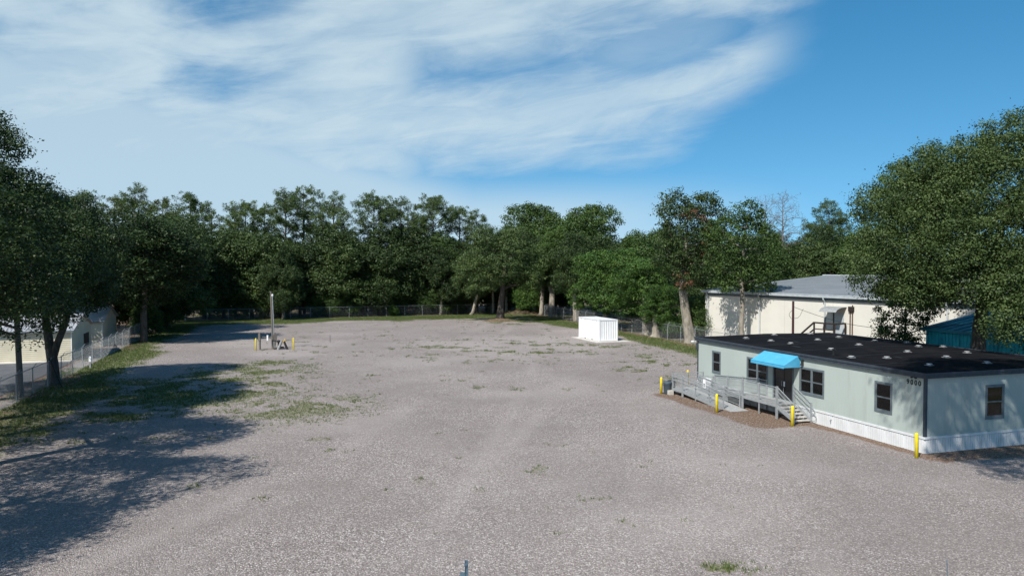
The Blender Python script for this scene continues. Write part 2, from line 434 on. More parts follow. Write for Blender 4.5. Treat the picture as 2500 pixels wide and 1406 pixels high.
gmt = bpy.data.materials.new('gravel_ground'); gmt.use_nodes = True; MATS['gravel_ground'] = gmt
t = gmt.node_tree; k = NB(t); p = t.nodes['Principled BSDF']
tc = k.n('ShaderNodeTexCoord').outputs['Object']
at = k.n('ShaderNodeAttribute', attribute_name='cover'); sp = k.n('ShaderNodeSeparateColor'); t.links.new(at.outputs['Color'], sp.inputs[0])
vo = k.n('ShaderNodeTexVoronoi', feature='F1'); t.links.new(tc, vo.inputs['Vector']); vo.inputs['Scale'].default_value = 22
vsep = k.n('ShaderNodeSeparateColor'); t.links.new(vo.outputs['Color'], vsep.inputs[0])
stone = k.ramp(vsep.outputs[0], [(0, (.115, .099, .091)), (.34, (.235, .206, .191)), (.62, (.318, .281, .262)), (.84, (.425, .378, .353)), (1, (.72, .67, .63))])
stone = k.mix(k.mul(k.ss(vsep.outputs[1], .72, 1.), .5), stone, (.31, .225, .21))
stone = k.mix(k.mul(k.ss(vo.outputs['Distance'], .45, .8), .5), stone, (.11, .10, .098))
big = k.noise(tc, .55, 5, .6); mid_ = k.noise(tc, 3.2, 5, .65)
stone = k.mix(k.mul(k.ss(k.noise(tc, .09, 5, .6), .42, .60), .5), stone, (.225, .197, .185))
stone = k.mix(k.mul(k.ss(big, .42, .68), .28), stone, (.20, .169, .156))
stone = k.mix(k.mul(k.ss(mid_, .52, .72), .35), stone, (.195, .164, .150))
stone = k.mix(k.mul(sp.outputs[2], .5), stone, (.42, .375, .35))
br = k.noise(tc, 7., 4, .65)
gf = k.ss(k.add(sp.outputs[0], k.mul(k.sub(br, .5), .9)), .30, .72)
gcol = k.mix(k.ss(k.noise(tc, 2.1, 5), .35, .68), (.115, .135, .050), (.21, .20, .105))
gcol = k.mix(k.ss(k.noise(tc, 16., 3), .5, .75), gcol, (.26, .225, .155))
col = k.mix(k.mul(gf, .82), stone, gcol)
lf = k.ss(k.add(sp.outputs[1], k.mul(k.sub(br, .5), .8)), .30, .66)
lcol = k.mix(k.ss(k.noise(tc, 11., 4, .7), .38, .62), (.085, .050, .030), (.215, .135, .088))
lcol = k.mix(k.mul(k.ss(vsep.outputs[2], .83, .9), .7), lcol, (.42, .37, .32))
col = k.mix(k.mul(lf, .90), col, lcol)
t.links.new(col, p.inputs['Base Color'])
p.inputs['Roughness'].default_value = .95; p.inputs['Specular IOR Level'].default_value = .15
bp = k.n('ShaderNodeBump'); bp.inputs['Strength'].default_value = .75; bp.inputs['Distance'].default_value = .05
t.links.new(k.add(k.m('SUBTRACT', 1., vo.outputs['Distance']), k.mul(mid_, .6)), bp.inputs['Height']); t.links.new(bp.outputs[0], p.inputs['Normal'])

gme = npmesh('ground', np.stack([fxy[0], fxy[1], mz], -1), quads, 'gravel_ground')
ca = gme.attributes.new('cover', 'FLOAT_COLOR', 'POINT')
ca.data.foreach_set('color', np.stack([mg, mbed, mtr, np.ones_like(mg)], -1).astype(np.float32).ravel())
ground = tag(link('ground', gme), 'grey gravel lot with weeds, reaching out to the woods', None, kind='structure')

# paving beyond the west fence
m = MB(); m.poly([(fence_w(14) - 1.7, 14, .03), (fence_w(84) - 2.2, 84, .03), (fence_w(84) - 16, 79, .03), (fence_w(14) - 30, 14, .03)])
tag(m.build('driveway', 'asphalt'), 'dark asphalt lane beside the cream storage building', None, kind='structure')

# grass blades: real tufts where the ground is green
rng = np.random.default_rng(5)
N = 700000
xs = rng.uniform(-58, 24, N); ys = rng.uniform(22, 150, N)
gm_, bd_, _, gz_ = masks(xs, ys)
keep = rng.random(N) < np.clip((gm_ - .25) * 1.1, 0, .62) * (1 - bd_ * .8)
lx = (xs - OFF[0]) * V[0] + (ys - OFF[1]) * V[1]; ly = (xs - OFF[0]) * U[0] + (ys - OFF[1]) * U[1]
keep &= ~((lx > -1.5) & (ly > -1) & (ly < 21)); keep &= ~((np.abs(xs - 10.6) < 3.6) & (np.abs(ys - 95.2) < 4.6))
keep &= ~((xs < fence_w(ys) - 1.5))
xs, ys, gz_, gm_ = xs[keep], ys[keep], gz_[keep], gm_[keep]
n = len(xs)
KB = 4
bx = np.repeat(xs, KB) + rng.normal(0, .05, n * KB); by = np.repeat(ys, KB) + rng.normal(0, .05, n * KB)
hh = rng.uniform(.04, .13, n * KB) * np.repeat(.6 + gm_, KB); a = rng.uniform(0, 6.28, n * KB)
wd = .012 + .012 * rng.random(n * KB); ln = rng.uniform(.3, 1.1, n * KB) * hh
z0 = np.repeat(gz_, KB) - .005
v0 = np.stack([bx - np.sin(a) * wd, by + np.cos(a) * wd, z0], -1); v1 = np.stack([bx + np.sin(a) * wd, by - np.cos(a) * wd, z0], -1)
v2 = np.stack([bx + np.cos(a) * ln, by + np.sin(a) * ln, z0 + hh], -1)
vv = np.stack([v0, v1, v2], 1).reshape(-1, 3)
tone = np.repeat(np.clip(rng.normal(.5, .2, n * KB) + .0, 0, 1), 3)
tag(link('grass', npmesh('grass', vv, np.arange(len(vv)).reshape(-1, 3), 'grass_blade', tone)), 'short green grass and weeds growing through the gravel', 'grass', kind='stuff')

# loose pale stones lying on the near gravel: real pebbles
NP = 30000
py_ = 18 + 34 * rng.random(NP) ** 1.5; px_ = rng.uniform(-.72, .72, NP) * py_
l1 = (px_ - OFF[0]) * V[0] + (py_ - OFF[1]) * V[1]; l2 = (px_ - OFF[0]) * U[0] + (py_ - OFF[1]) * U[1]
ok = ~((l1 > -3) & (l2 > -.5)) & (fbm(px_ / 3, py_ / 3, 51) + .35 * rng.random(NP) > .52); px_, py_ = px_[ok], py_[ok]; NP = len(px_)
_, _, _, pz_ = masks(px_, py_)
oc = np.array([(1, 0, 0), (0, 1, 0), (-1, 0, 0), (0, -1, 0), (0, 0, .75), (0, 0, -.6)], float)
of = np.array([(0, 1, 4), (1, 2, 4), (2, 3, 4), (3, 0, 4), (1, 0, 5), (2, 1, 5), (3, 2, 5), (0, 3, 5)])
sz = rng.uniform(.009, .024, NP)[:, None, None] * rng.uniform(.6, 1.3, (NP, 6, 1)); an = rng.uniform(0, 6.28, NP)[:, None]
vx_ = oc[None, :, 0] * np.cos(an) - oc[None, :, 1] * np.sin(an); vy_ = oc[None, :, 0] * np.sin(an) + oc[None, :, 1] * np.cos(an)
pv_ = np.stack([vx_, vy_, np.broadcast_to(oc[None, :, 2], vx_.shape)], -1) * sz + np.stack([px_, py_, pz_ + .008], -1)[:, None, :]
pf_ = (of[None] + (np.arange(NP) * 6)[:, None, None]).reshape(-1, 3)
tag(link('gravel', npmesh('gravel', pv_.reshape(-1, 3), pf_, 'stone_pale')), 'loose pale stones scattered over the near gravel', 'gravel', kind='stuff')

# ------------------------------------------------------------------ office
office = thing('office_building', 'long low pale green modular office with black flat roof and blue awning', 'building', (*OFF, 0), PHI)
OL, OW, ZS, ZT = 20.14, 11.5, .82, 3.66          # length (local y), depth (local x), skirt top, eave
# openings on the front wall: y0, y1, z0, z1
WIN = [(17.24, 18.24, 1.58, 3.09, 1), (12.06, 14.20, 1.55, 3.10, 2), (6.98, 9.04, 1.55, 3.10, 2), (2.05, 3.18, 1.54, 3.08, 1)]
DOOR = (9.60, 11.50, .90, 3.05)
OPEN_F = [w[:4] for w in WIN] + [DOOR]
OPEN_E = [(3.81, 5.0, 1.45, 3.12)]


def siding(parent, length, opens, put):
    """T1-11 sheets 1.22 m wide, six boards each with a groove between; cut round the openings"""
    n = int(math.ceil(length / 1.22))
    for i in range(n):
        sheets = {}
        for j in range(6):
            a0 = i * 1.22 + j * .2033 + .006; a1 = min(a0 + .2033 - .012, length - .01)
            if a1 - a0 < .02: continue
            cuts = sorted({a0, a1} | {e for o in opens for e in o[:2] if a0 < e < a1})
            for c0, c1 in zip(cuts, cuts[1:]):
                zz = [(ZS, ZT, ('full', sum(o[0] < c0 for o in opens)))]
                for oi, o in enumerate(opens):
                    if o[0] < (c0 + c1) / 2 < o[1]: zz = [(ZS, o[2], ('under', oi)), (o[3], ZT, ('over', oi))]
                for q0, q1, key in zz:
                    if q1 - q0 > .03:
                        m = sheets.setdefault(key, MB()); put(m, c0, c1, q0, q1, 0.)
                        if c1 == a1 and a1 + .012 < length: put(m, a1 - .0005, a1 + .0125, q0, q1, .004)
        for m in sheets.values(): m.build('siding_panel', 'siding', parent)


fw = MB().box(.075, .18, .02, OL - .02, ZS, ZT).build('front_wall', 'siding', office)
siding(fw, OL, OPEN_F, lambda m, a, c, q, r, o: m.box(o, .074, a, c, q, r))
ew = MB().box(.19, OW - .02, .075, .18, ZS, ZT).build('end_wall', 'siding', office)
siding(ew, OW, OPEN_E, lambda m, a, c, q, r, o: m.box(a, c, o, .074, q, r))
m = MB().box(OW - .1, OW, .2, OL - .2, .02, ZT); m.box(.2, OW - .12, OL - .1, OL, .02, ZT); m.build('rear_wall', 'siding', office)
for (x, y) in ((0, 0), (0, OL), (OW, 0)):
    m = MB().box(x - .03, x + .10, y - .03, y + .10, ZS + .01, ZT - .01) if y == 0 and x == 0 else MB().box(x - .03 if x == 0 else x - .1, x + .1 if x == 0 else x + .03, y - .1 if y else y - .03, y + .03 if y else y + .1, ZS + .01, ZT - .01)
    m.build('corner_trim', 'trim_slate', office)
# skirting: ribbed vinyl sheets
sk = MB().box(.03, .10, .03, OL - .02, .01, ZS - .005); sk.box(.11, OW - .02, .03, .10, .01, ZS - .005)
sko = sk.build('skirting', 'skirt_white', office)
def skirt_sheet():
    m = MB()
    for j in range(8):
        m.box(0, .026, j * .15 + .012, j * .15 + .138, .005, .70)
    return m.mesh('skirting_panel', 'skirt_white')
sm = skirt_sheet()
for i in range(16):
    o = link('skirting_panel', sm, sko, (0.002, .06 + i * 1.25, 0))
sm2 = MB()
for j in range(8): sm2.box(j * .15 + .012, j * .15 + .138, 0, .026, .005, .70)
sm2 = sm2.mesh('skirting_panel', 'skirt_white')
for i in range(9): link('skirting_panel', sm2, sko, (.06 + i * 1.25, .002, 0))
m = MB().box(-.03, .028, -.03, OL, .705, ZS - .004); m.box(.03, OW, -.03, .028, .705, ZS - .004); m.build('skirting_rail', 'skirt_white', sko)
MB().tube([(-.02, 6.35, .48), (-.09, 6.35, .46), (-.09, 6.35, .36)], .025, 8).build('hose_tap', 'galv', sko)

# roof: fascia, membrane in three modules, vents
ro = MB()
ro.box(-.10, OW + .1, -.10, OL + .10, ZT + .005, ZT + .20)
roof = ro.build('roof', 'roof_black', office)
m = MB()
m.box(-.16, -.102, -.16, OL + .16, ZT - .02, ZT + .235); m.box(OW + .102, OW + .16, -.16, OL + .16, ZT - .02, ZT + .235)
m.box(-.1, OW + .1, -.16, -.102, ZT - .02, ZT + .235); m.box(-.1, OW + .1, OL + .102, OL + .16, ZT - .02, ZT + .235)
m.build('fascia', 'trim_slate', roof)
m = MB()
m.box(-.20, -.162, -.2, OL + .2, ZT + .13, ZT + .245); m.box(-.16, OW + .2, -.2, -.162, ZT + .13, ZT + .245)
m.build('drip_edge', 'trim_slate', roof)
def crown(x): return ZT + .205 + .10 * (1 - abs(2 * x / OW - 1))
m = MB()
for i in range(6):
    x0, x1 = i * OW / 6, (i + 1) * OW / 6
    m.hexa([(x0, -.09, ZT + .2), (x1, -.09, ZT + .2), (x1, OL + .09, ZT + .2), (x0, OL + .09, ZT + .2),
            (x0, -.09, crown(x0)), (x1, -.09, crown(x1)), (x1, OL + .09, crown(x1)), (x0, OL + .09, crown(x0))])
m.build('roof_membrane', 'roof_black', roof)
random.seed(4)
for i, y in enumerate((3.4, 6.7, 10.1, 13.4, 16.8)):
    m = MB()
    for x0, x1 in ((.05, OW / 2), (OW / 2, OW - .05)):
        z0, z1 = crown(x0) + .004, crown(x1) + .004
        m.hexa([(x0, y - .07, z0), (x1, y - .07, z1), (x1, y + .07, z1), (x0, y + .07, z0), (x0, y - .07, z0 + .012), (x1, y - .07, z1 + .012), (x1, y + .07, z1 + .012), (x0, y + .07, z0 + .012)])
    m.build('roof_seam', 'roof_seam', roof)
vm = MB()
vm.box(-.17, .17, -.17, .17, 0, .012); vm._lathe([(.08, .012), (.08, .06), (.155, .065), (.16, .075), (.155, .085), (.02, .09)], (0, 0, 0), 10)
vm = vm.mesh('roof_vent', 'vent_metal')
for u, v in [(17.89, 2.5), (19.0, 5.7), (15.64, 2.9), (13.63, 2.95), (14.85, 6.1), (19.4, 9.2), (16.49, 9.3), (9.93, 3.0), (11.25, 6.3), (13.5, 9.7), (6.34, 1.3),
             (5.31, 2.8), (7.04, 6.0), (9.72, 9.6), (12.13, 11.1), (9.24, 11.1), (4.25, 5.9), (6.0, 9.4), (2.17, 2.5), (1.55, 5.7)]:
    o = link('roof_vent', vm, roof, (v, u, crown(v) + .002)); o.rotation_euler.z = random.uniform(-.2, .2)
m = MB()._lathe([(.10, 0), (.10, .02), (.045, .04), (.045, .30), (.085, .31), (.085, .36), (.02, .38)], (1.25, 7.7, crown(1.25)), 10)
m.build('vent_pipe', 'black_plastic', roof)
for (u, v, s_) in ((12.0, 2.1, .5), (14.3, 3.9, .3), (5.2, 3.5, .35)):
    m = MB(); m.hexa([(v - .2, u - s_, crown(v) + .005), (v + .15, u - s_ * .7, crown(v) + .005), (v + .2, u + s_, crown(v) + .005), (v - .12, u + s_ * .8, crown(v) + .005),
                      (v - .2, u - s_, crown(v) + .02), (v + .15, u - s_ * .7, crown(v) + .02), (v + .2, u + s_, crown(v) + .02), (v - .12, u + s_ * .8, crown(v) + .02)])
    m.build('roof_patch', 'roof_seam', roof)


def window(parent, y0, y1, z0, z1, n, front=True):
    """box order: depth d (outwards negative), along a, height z"""
    def B(m, d0, d1, a0, a1, q0, q1):
        return m.box(d0, d1, a0, a1, q0, q1) if front else m.box(a0, a1, d0, d1, q0, q1)
    t_ = .085
    f = MB()
    B(f, -.03, .05, y0 - .02, y0 + t_, z0 - .02, z1 + .02); B(f, -.03, .05, y1 - t_, y1 + .02, z0 - .02, z1 + .02)
    B(f, -.03, .05, y0 + t_, y1 - t_, z1 - t_, z1 + .02); B(f, -.035, .05, y0 + t_, y1 - t_, z0 - .02, z0 + t_ * 1.3)
    w = f.build('window', 'trim_window', parent)
    span = (y1 - y0 - 2 * t_) / n
    if n == 2:
        ym = (y0 + y1) / 2; B(MB(), -.028, .05, ym - .055, ym + .055, z0 + t_ * 1.3, z1 - t_).build('mullion', 'trim_window', w)
    for i in range(n):
        a0 = y0 + t_ + i * span + (.055 if n == 2 and i == 1 else 0); a1 = y0 + t_ + (i + 1) * span - (.055 if n == 2 and i == 0 else 0)
        zm = (z0 + z1) / 2
        s_ = MB()
        for (q0, q1, dd) in ((z0 + t_ * 1.3, zm, .012), (zm, z1 - t_, .0)):
            B(s_, dd - .01, dd + .02, a0, a0 + .03, q0, q1); B(s_, dd - .01, dd + .02, a1 - .03, a1, q0, q1)
            B(s_, dd - .01, dd + .02, a0 + .03, a1 - .03, q0, q0 + .035); B(s_, dd - .01, dd + .02, a0 + .03, a1 - .03, q1 - .035, q1)
        s_.build('sash', 'trim_window', w)
        B(MB(), .012, .016, a0 + .03, a1 - .03, zm + .035, z1 - t_ - .035).build('pane', 'window_glass', w)
        B(MB(), .024, .028, a0 + .03, a1 - .03, z0 + t_ * 1.3 + .035, zm - .035).build('pane', 'window_glass', w)
        bl = MB(); z = z0 + t_ * 1.3 + .03
        while z < z1 - t_ - .03:
            d0, d1 = .038, .060
            if front: bl.hexa([(d0, a0 + .02, z), (d1, a0 + .02, z + .018), (d1, a1 - .02, z + .018), (d0, a1 - .02, z), (d0, a0 + .02, z + .003), (d1, a0 + .02, z + .021), (d1, a1 - .02, z + .021), (d0, a1 - .02, z + .003)])
            else: bl.hexa([(a0 + .02, d0, z), (a1 - .02, d0, z), (a1 - .02, d1, z + .018), (a0 + .02, d1, z + .018), (a0 + .02, d0, z + .003), (a1 - .02, d0, z + .003), (a1 - .02, d1, z + .021), (a0 + .02, d1, z + .021)])
            z += .031
        bl.build('blind', 'blind', w)
        B(MB(), .066, .073, a0, a1, z0 + t_, z1 - t_).build('room_shade', 'storage_dark', w)  # dark sheet behind the blind paints in the shade of the room
    return w


for w in WIN: window(office, *w)
window(office, *OPEN_E[0], 1, front=False)

# double glass door
y0, y1, z0, z1 = DOOR
m = MB().box(-.03, .06, y0 - .02, y0 + .08, z0, z1 + .02); m.box(-.03, .06, y1 - .08, y1 + .02, z0, z1 + .02); m.box(-.03, .06, y0 + .08, y1 - .08, z1 - .07, z1 + .02)
dr = m.build('door', 'trim_window', office)
ym = (y0 + y1) / 2
for a0, a1 in ((y0 + .085, ym - .006), (ym + .006, y1 - .085)):
    m = MB().box(.01, .05, a0, a0 + .09, z0 + .01, z1 - .075); m.box(.01, .05, a1 - .09, a1, z0 + .01, z1 - .075)
    m.box(.01, .05, a0 + .09, a1 - .09, z1 - .18, z1 - .075); m.box(.01, .05, a0 + .09, a1 - .09, z0 + .01, z0 + .22)
    m.build('door_leaf', 'door_black', dr)
    MB().box(.028, .034, a0 + .09, a1 - .09, z0 + .22, z1 - .18).build('pane', 'door_black', dr)
MB().box(-.012, .009, ym - .16, ym - .05, 1.72, 2.02).build('notice', 'sign_white', dr)
MB().tube([(.0, ym + .07, 1.75), (-.05, ym + .07, 1.75), (-.05, ym + .07, 2.05), (0, ym + .07, 2.05)], .012, 6).build('handle', 'galv', dr)
MB().tube([(.0, ym - .10, 1.35), (-.05, ym - .10, 1.35), (-.05, ym - .10, 1.65), (0, ym - .10, 1.65)], .012, 6).build('handle', 'galv', dr)

# awning: a canvas wedge
aw = MB(); a0, a1, ao = 9.0, 12.2, -1.15
aw.hexa([(ao, a0, 3.06), (-.004, a0, 3.06), (-.004, a1, 3.06), (ao, a1, 3.06), (ao, a0, 3.20), (-.004, a0, 3.80), (-.004, a1, 3.80), (ao, a1, 3.20)])
aw.f.pop(0)        # open underneath
awo = aw.build('awning', 'awning_blue', office)
m = MB()
for y in (a0 + .03, a0 + 1.07, a0 + 2.13, a1 - .03):
    m.tube([(-.02, y, 3.74), (ao + .03, y, 3.16), (ao + .03, y, 3.07), (-.02, y, 3.07)], .014, 6)
m.build('awning_frame', 'galv', awo)
MB().box(ao - .006, ao - .001, a0, a1, 3.02, 3.075).build('valance_hem', 'awning_blue', awo)
MB().tube([(ao - .004, a0, 3.20), (ao - .004, a1, 3.20)], .012, 6).build('piping', 'awning_blue', awo)

# wall lamps, numbers
m = MB().box(-.10, -.002, 8.70, 8.84, 3.24, 3.52); m.hexa([(-.16, 8.68, 3.20), (-.01, 8.68, 3.20), (-.01, 8.86, 3.20), (-.16, 8.86, 3.20), (-.12, 8.70, 3.30), (-.01, 8.70, 3.30), (-.01, 8.84, 3.30), (-.12, 8.84, 3.30)])
m.build('wall_lamp', 'iron', office)
m = MB().tube([(-.01, .55, 3.60), (-.14, .55, 3.61)], .02, 8); m._lathe([(.03, -.02), (.06, .0), (.07, .03), (.02, .05)], (-.18, .43, 3.59), 10); m._lathe([(.03, -.02), (.06, .0), (.07, .03), (.02, .05)], (-.18, .67, 3.59), 10)
m.tube([(-.14, .40, 3.62), (-.14, .70, 3.62)], .012, 6)
m.build('flood_lamp', 'iron', office)
m = MB().tube([(0, OL + .08, 3.55), (-.30, OL + .12, 3.55)], .03, 8); m._lathe([(.05, -.06), (.12, .0), (.14, .06), (.05, .10)], (-.36, OL + .12, 3.52), 10)
m.build('corner_lamp', 'white_plastic', office)
MB().box(-.14, -.035, OL - .14, OL + .02, 3.0, 3.42).build('electric_box', 'trim_slate', office)
for i, ch in enumerate('9000'):
    cu = bpy.data.curves.new('digit', 'FONT'); cu.body = ch; cu.size = .34; cu.extrude = .008; cu.offset = .006; cu.align_x = 'CENTER'
    cu.materials.append(MATS['black_plastic'])
    tmp = link('digit', cu); me_ = bpy.data.meshes.new_from_object(tmp); bpy.data.objects.remove(tmp); o = link('digit', me_, office)
    o.matrix_local = Matrix(((0, 0, -1, -.010), (-1, 0, 0, 1.05 - i * .235), (0, 1, 0, 3.235), (0, 0, 0, 1)))

# ------------------------------------------------------------------ access ramp (office frame: outwards is -x)
ramp = thing('access_ramp', 'grey metal switchback wheelchair ramp and steps at the office door', 'ramp', (*OFF, 0), PHI)
DZ, PZ = .86, .45
XO, XI = -1.22, -.08
OX0, OX1 = -2.55, -1.38


def slab(name, x0, x1, ya, za, yb, zb, th=.05):
    m = MB(); m.hexa([(x0, ya, za - th), (x1, ya, za - th), (x1, yb, zb - th), (x0, yb, zb - th), (x0, ya, za), (x1, ya, za), (x1, yb, zb), (x0, yb, zb)])
    o = m.build(name, 'deck_grey', ramp)
    for xx in (x0 - .03, x1):
        e = MB(); e.hexa([(xx, ya, za - .17), (xx + .03, ya, za - .17), (xx + .03, yb, zb - .17), (xx, yb, zb - .17), (xx, ya, za + .02), (xx + .03, ya, za + .02), (xx + .03, yb, zb + .02), (xx, yb, zb + .02)])
        e.build('edge_beam', 'rail_grey', o)
    return o


slab('landing_deck', XO, XI, 9.5, DZ, 12.9, DZ)
slab('upper_ramp', XO, XI, 12.905, DZ, 17.9, PZ)
slab('platform_deck', OX0, XI, 17.905, PZ, 19.3, PZ)
lr = slab('lower_ramp', OX0, OX1, 12.95, .075, 17.9, PZ)
m = MB().hexa([(OX0, 12.2, .005), (OX1 + .1, 12.2, .005), (OX1, 12.948, .01), (OX0, 12.948, .01), (OX0, 12.2, .02), (OX1 + .1, 12.2, .02), (OX1, 12.948, .075), (OX0, 12.948, .075)])
m.build('ramp_toe', 'deck_grey', ramp)


def railing(p, q, posts=None, h=1.0):
    """p, q: (x, y, deck z)"""
    p, q = Vector(p), Vector(q); L = (q - p).length; d = (q - p) / L
    m = MB()
    for hh, r in ((h, .024), (.12, .016)): m.tube([p + Vector((0, 0, hh)), q + Vector((0, 0, hh))], r, 6)
    n = max(2, int(L / .115))
    for i in range(1, n):
        c = p + d * (L * i / n); m.tube([c + Vector((0, 0, .12)), c + Vector((0, 0, h))], .0095, 4, False)
    ra = m.build('railing', 'rail_grey', ramp)
    out = Vector((d.y, -d.x, 0)); out = out.normalized() * .07
    for s_ in (1, -1):
        g_ = MB()
        for hh in (.82, .58):
            g_.tube([p + out * s_ + Vector((0, 0, hh)), q + out * s_ + Vector((0, 0, hh))], .017, 6)
        if s_ == 1: g_.build('handrail', 'rail_grey', ra)
    np_ = posts if posts else max(2, int(round(L / 1.7)) + 1)
    for i in range(np_):
        c = p + d * (L * i / (np_ - 1))
        MB().box(c.x - .032, c.x + .032, c.y - .032, c.y + .032, .005, c.z + h + .06).build('post', 'rail_grey', ramp)


railing((XO - .02, 9.55, DZ), (XO - .02, 12.85, DZ), 3)
railing((XO - .02, 12.95, DZ), (XO - .02, 17.85, PZ), 4)
railing((XI + .02, 12.05, DZ), (XI + .02, 12.85, DZ), 2)
railing((XI + .02, 12.95, DZ), (XI + .02, 17.85, PZ), 4)
railing((XI, 19.33, PZ), (OX0, 19.33, PZ), 3)
railing((OX0 - .02, 19.2, PZ), (OX0 - .02, 17.95, PZ), 2)
railing((OX0 - .02, 17.85, PZ), (OX0 - .02, 13.0, .08), 4)
railing((OX1 + .02, 17.85, PZ), (OX1 + .02, 13.0, .08), 4)
# steps
NT = 5
for i in range(NT):
    z = DZ * (NT - i) / (NT + 1); y = 9.46 - i * .30
    MB().box(XO + .03, XI - .02, y - .31, y, z - .045, z).build('stair_tread', 'tread_metal', ramp)
for xx in (XO - .02, XI):
    MB().hexa([(xx, 7.9, .01), (xx + .03, 7.9, .01), (xx + .03, 9.47, DZ - .26), (xx, 9.47, DZ - .26), (xx, 7.9, .22), (xx + .03, 7.9, .22), (xx + .03, 9.47, DZ + .02), (xx, 9.47, DZ + .02)]).build('stringer', 'rail_grey', ramp)
railing((XO - .02, 9.45, DZ + .02), (XO - .02, 7.95, .10), 2)
railing((XI + .02, 9.45, DZ + .02), (XI + .02, 7.95, .10), 2)
for xx in (XI + .06,):
    MB().tube([(xx - .07, 8.0, .92), (xx - .07, 7.75, .82), (xx - .07, 7.62, .72), (xx - .07, 7.64, .56), (xx - .07, 7.80, .50), (xx - .07, 7.95, .56)], .017, 6).build('rail_loop', 'rail_grey', ramp)
    MB().tube([(xx - .07, 8.0, .66), (xx - .07, 7.70, .56), (xx - .07, 7.50, .42), (xx - .07, 7.52, .20), (xx - .07, 7.72, .12), (xx - .07, 7.93, .2)], .017, 6).build('rail_loop', 'rail_grey', ramp)
for (y, z) in ((11.9, DZ), (9.75, DZ)):
    pass
m = MB().tube([(OX1 + .05, 12.98, .85), (OX1 + .3, 12.78, .80), (XO - .05, 12.72, .78)], .017, 6); m.build('rail_loop', 'rail_grey', ramp)
# notices tied to the rails
sg = MB().box(OX0 - .075, OX0 - .06, 14.98, 15.26, 1.02, 1.62).build('wheelchair_sign', 'sign_white', ramp)
sy = MB().box(OX0 - .080, OX0 - .0755, 15.04, 15.20, 1.12, 1.36); syo = sy.build('sign_symbol', 'bin_grey', sg)
m = MB(); X = OX0 - .083
for (a0, a1, q0, q1) in ((15.115, 15.135, 1.30, 1.335), (15.115, 15.135, 1.20, 1.295), (15.085, 15.115, 1.225, 1.24), (15.075, 15.09, 1.16, 1.225)): m.box(X, X + .002, a0, a1, q0, q1)
m.tube([(X, 15.12 + .045 * math.cos(t_), 1.19 + .045 * math.sin(t_)) for t_ in np.linspace(-.6, 3.9, 10)], .006, 4); m.build('wheelchair_mark', 'sign_white', sg)
nb = MB().box(XO - .085, XO - .07, 16.35, 17.05, .95, 1.42).build('notice_board', 'sign_white', ramp)
for a0 in (16.40, 16.63, 16.86):
    for q0 in (.99, 1.21): MB().box(XO - .09, XO - .0855, a0, a0 + .14, q0, q0 + .15).build('notice_sheet', 'skirt_white', nb)
MB().box(-2.95, -2.62, 19.0, 19.3, .003, .30).build('concrete_pier', 'concrete', ramp)

# ------------------------------------------------------------------ bollards
bm = MB(); bm._lathe([(.085, -.05), (.085, 1.08), (.075, 1.13), (.045, 1.165), (.005, 1.175)], (0, 0, 0), 14); bm = bm.mesh('bollard', 'yellow_paint', True)
for (x, y, s_, lean, lb) in [(10.55, 54.85, 1, .01, 'yellow steel bollard beside the grey rubbish bins'), (13.3, 58.6, 1, -.01, 'yellow bollard behind the far end of the ramp'),
                       (12.62, 47.75, .98, .0, 'yellow bollard at the foot of the wheelchair ramp'), (15.78, 43.6, 1.0, .01, 'yellow bollard at the foot of the office steps'),
                       (19.02, 36.35, 1.02, -.01, 'yellow bollard at the shaded corner of the office below the house number'),
                       (-27.35, 82.9, 1.14, .0, 'slim yellow bollard left of the two timber meter boards'), (-23.45, 83.4, 1.14, -.02, 'slim yellow bollard right of the leaning pipes')]:
    o = link('bollard', bm, None, (x, y, 0)); o.scale = (1 if s_ < 1.1 else .92, 1 if s_ < 1.1 else .92, s_); o.rotation_euler = (lean, lean, 0)
    tag(o, lb, 'bollard', 'yellow bollards')

# bins
for i, (x, y, lb) in enumerate([(10.98, 54.75, 'grey plastic bin with a lid in front of the darker bin by the ramp'), (11.42, 55.45, 'darker bin half hidden between the grey bin and the ramp')]):
    r = thing('rubbish_bin', lb, 'bin', (x, y, 0), .3 * i, 'rubbish bins')
    MB()._lathe([(.22, .0), (.235, .03), (.285, .70), (.30, .72), (.30, .76), (.28, .77)], (0, 0, 0), 18).build('bin_body', 'bin_grey' if i == 0 else 'black_plastic', r, True)
    MB()._lathe([(.31, .765), (.32, .79), (.28, .85), (.10, .89), (.01, .895)], (0, 0, 0), 18).build('lid', 'bin_grey' if i == 0 else 'black_plastic', r, True)
    for s_ in (-1, 1): MB().tube([(s_ * .29, -.06, .60), (s_ * .345, -.05, .66), (s_ * .345, .05, .66), (s_ * .29, .06, .60)], .016, 6).build('handle', 'bin_grey' if i == 0 else 'black_plastic', r)

# ------------------------------------------------------------------ shipping container
CPH = R(19)
pad = MB().box(-.75, 3.75, -1.0, 6.7, -.05, .05)
po = pad.build('concrete_pad', 'concrete'); po.location = (10.4, 92.45, 0); po.rotation_euler.z = CPH
tag(po, 'pale concrete pad under the white container', None, kind='structure')
ct = thing('shipping_container', 'white corrugated steel shipping container on a concrete pad', 'container', (10.4, 92.45, .05), CPH)
CW, CL, CH = 2.44, 6.06, 2.59


def corrugate(length, z0, z1, pitch, depth, flat, put):
    m = MB(); prof = []; a = 0
    while a < length - pitch * .5:
        prof += [(a, 0), (a + flat, 0), (a + pitch * .5, depth), (a + pitch * .5 + flat, depth)]; a += pitch
    prof.append((length, 0)); prof = [(min(s_, length), d) for s_, d in prof]
    for (a0, d0), (a1, d1) in zip(prof, prof[1:]):
        if a1 - a0 > 1e-4: m.poly([put(a0, d0, z0), put(a1, d1, z0), put(a1, d1, z1), put(a0, d0, z1)])
    return m


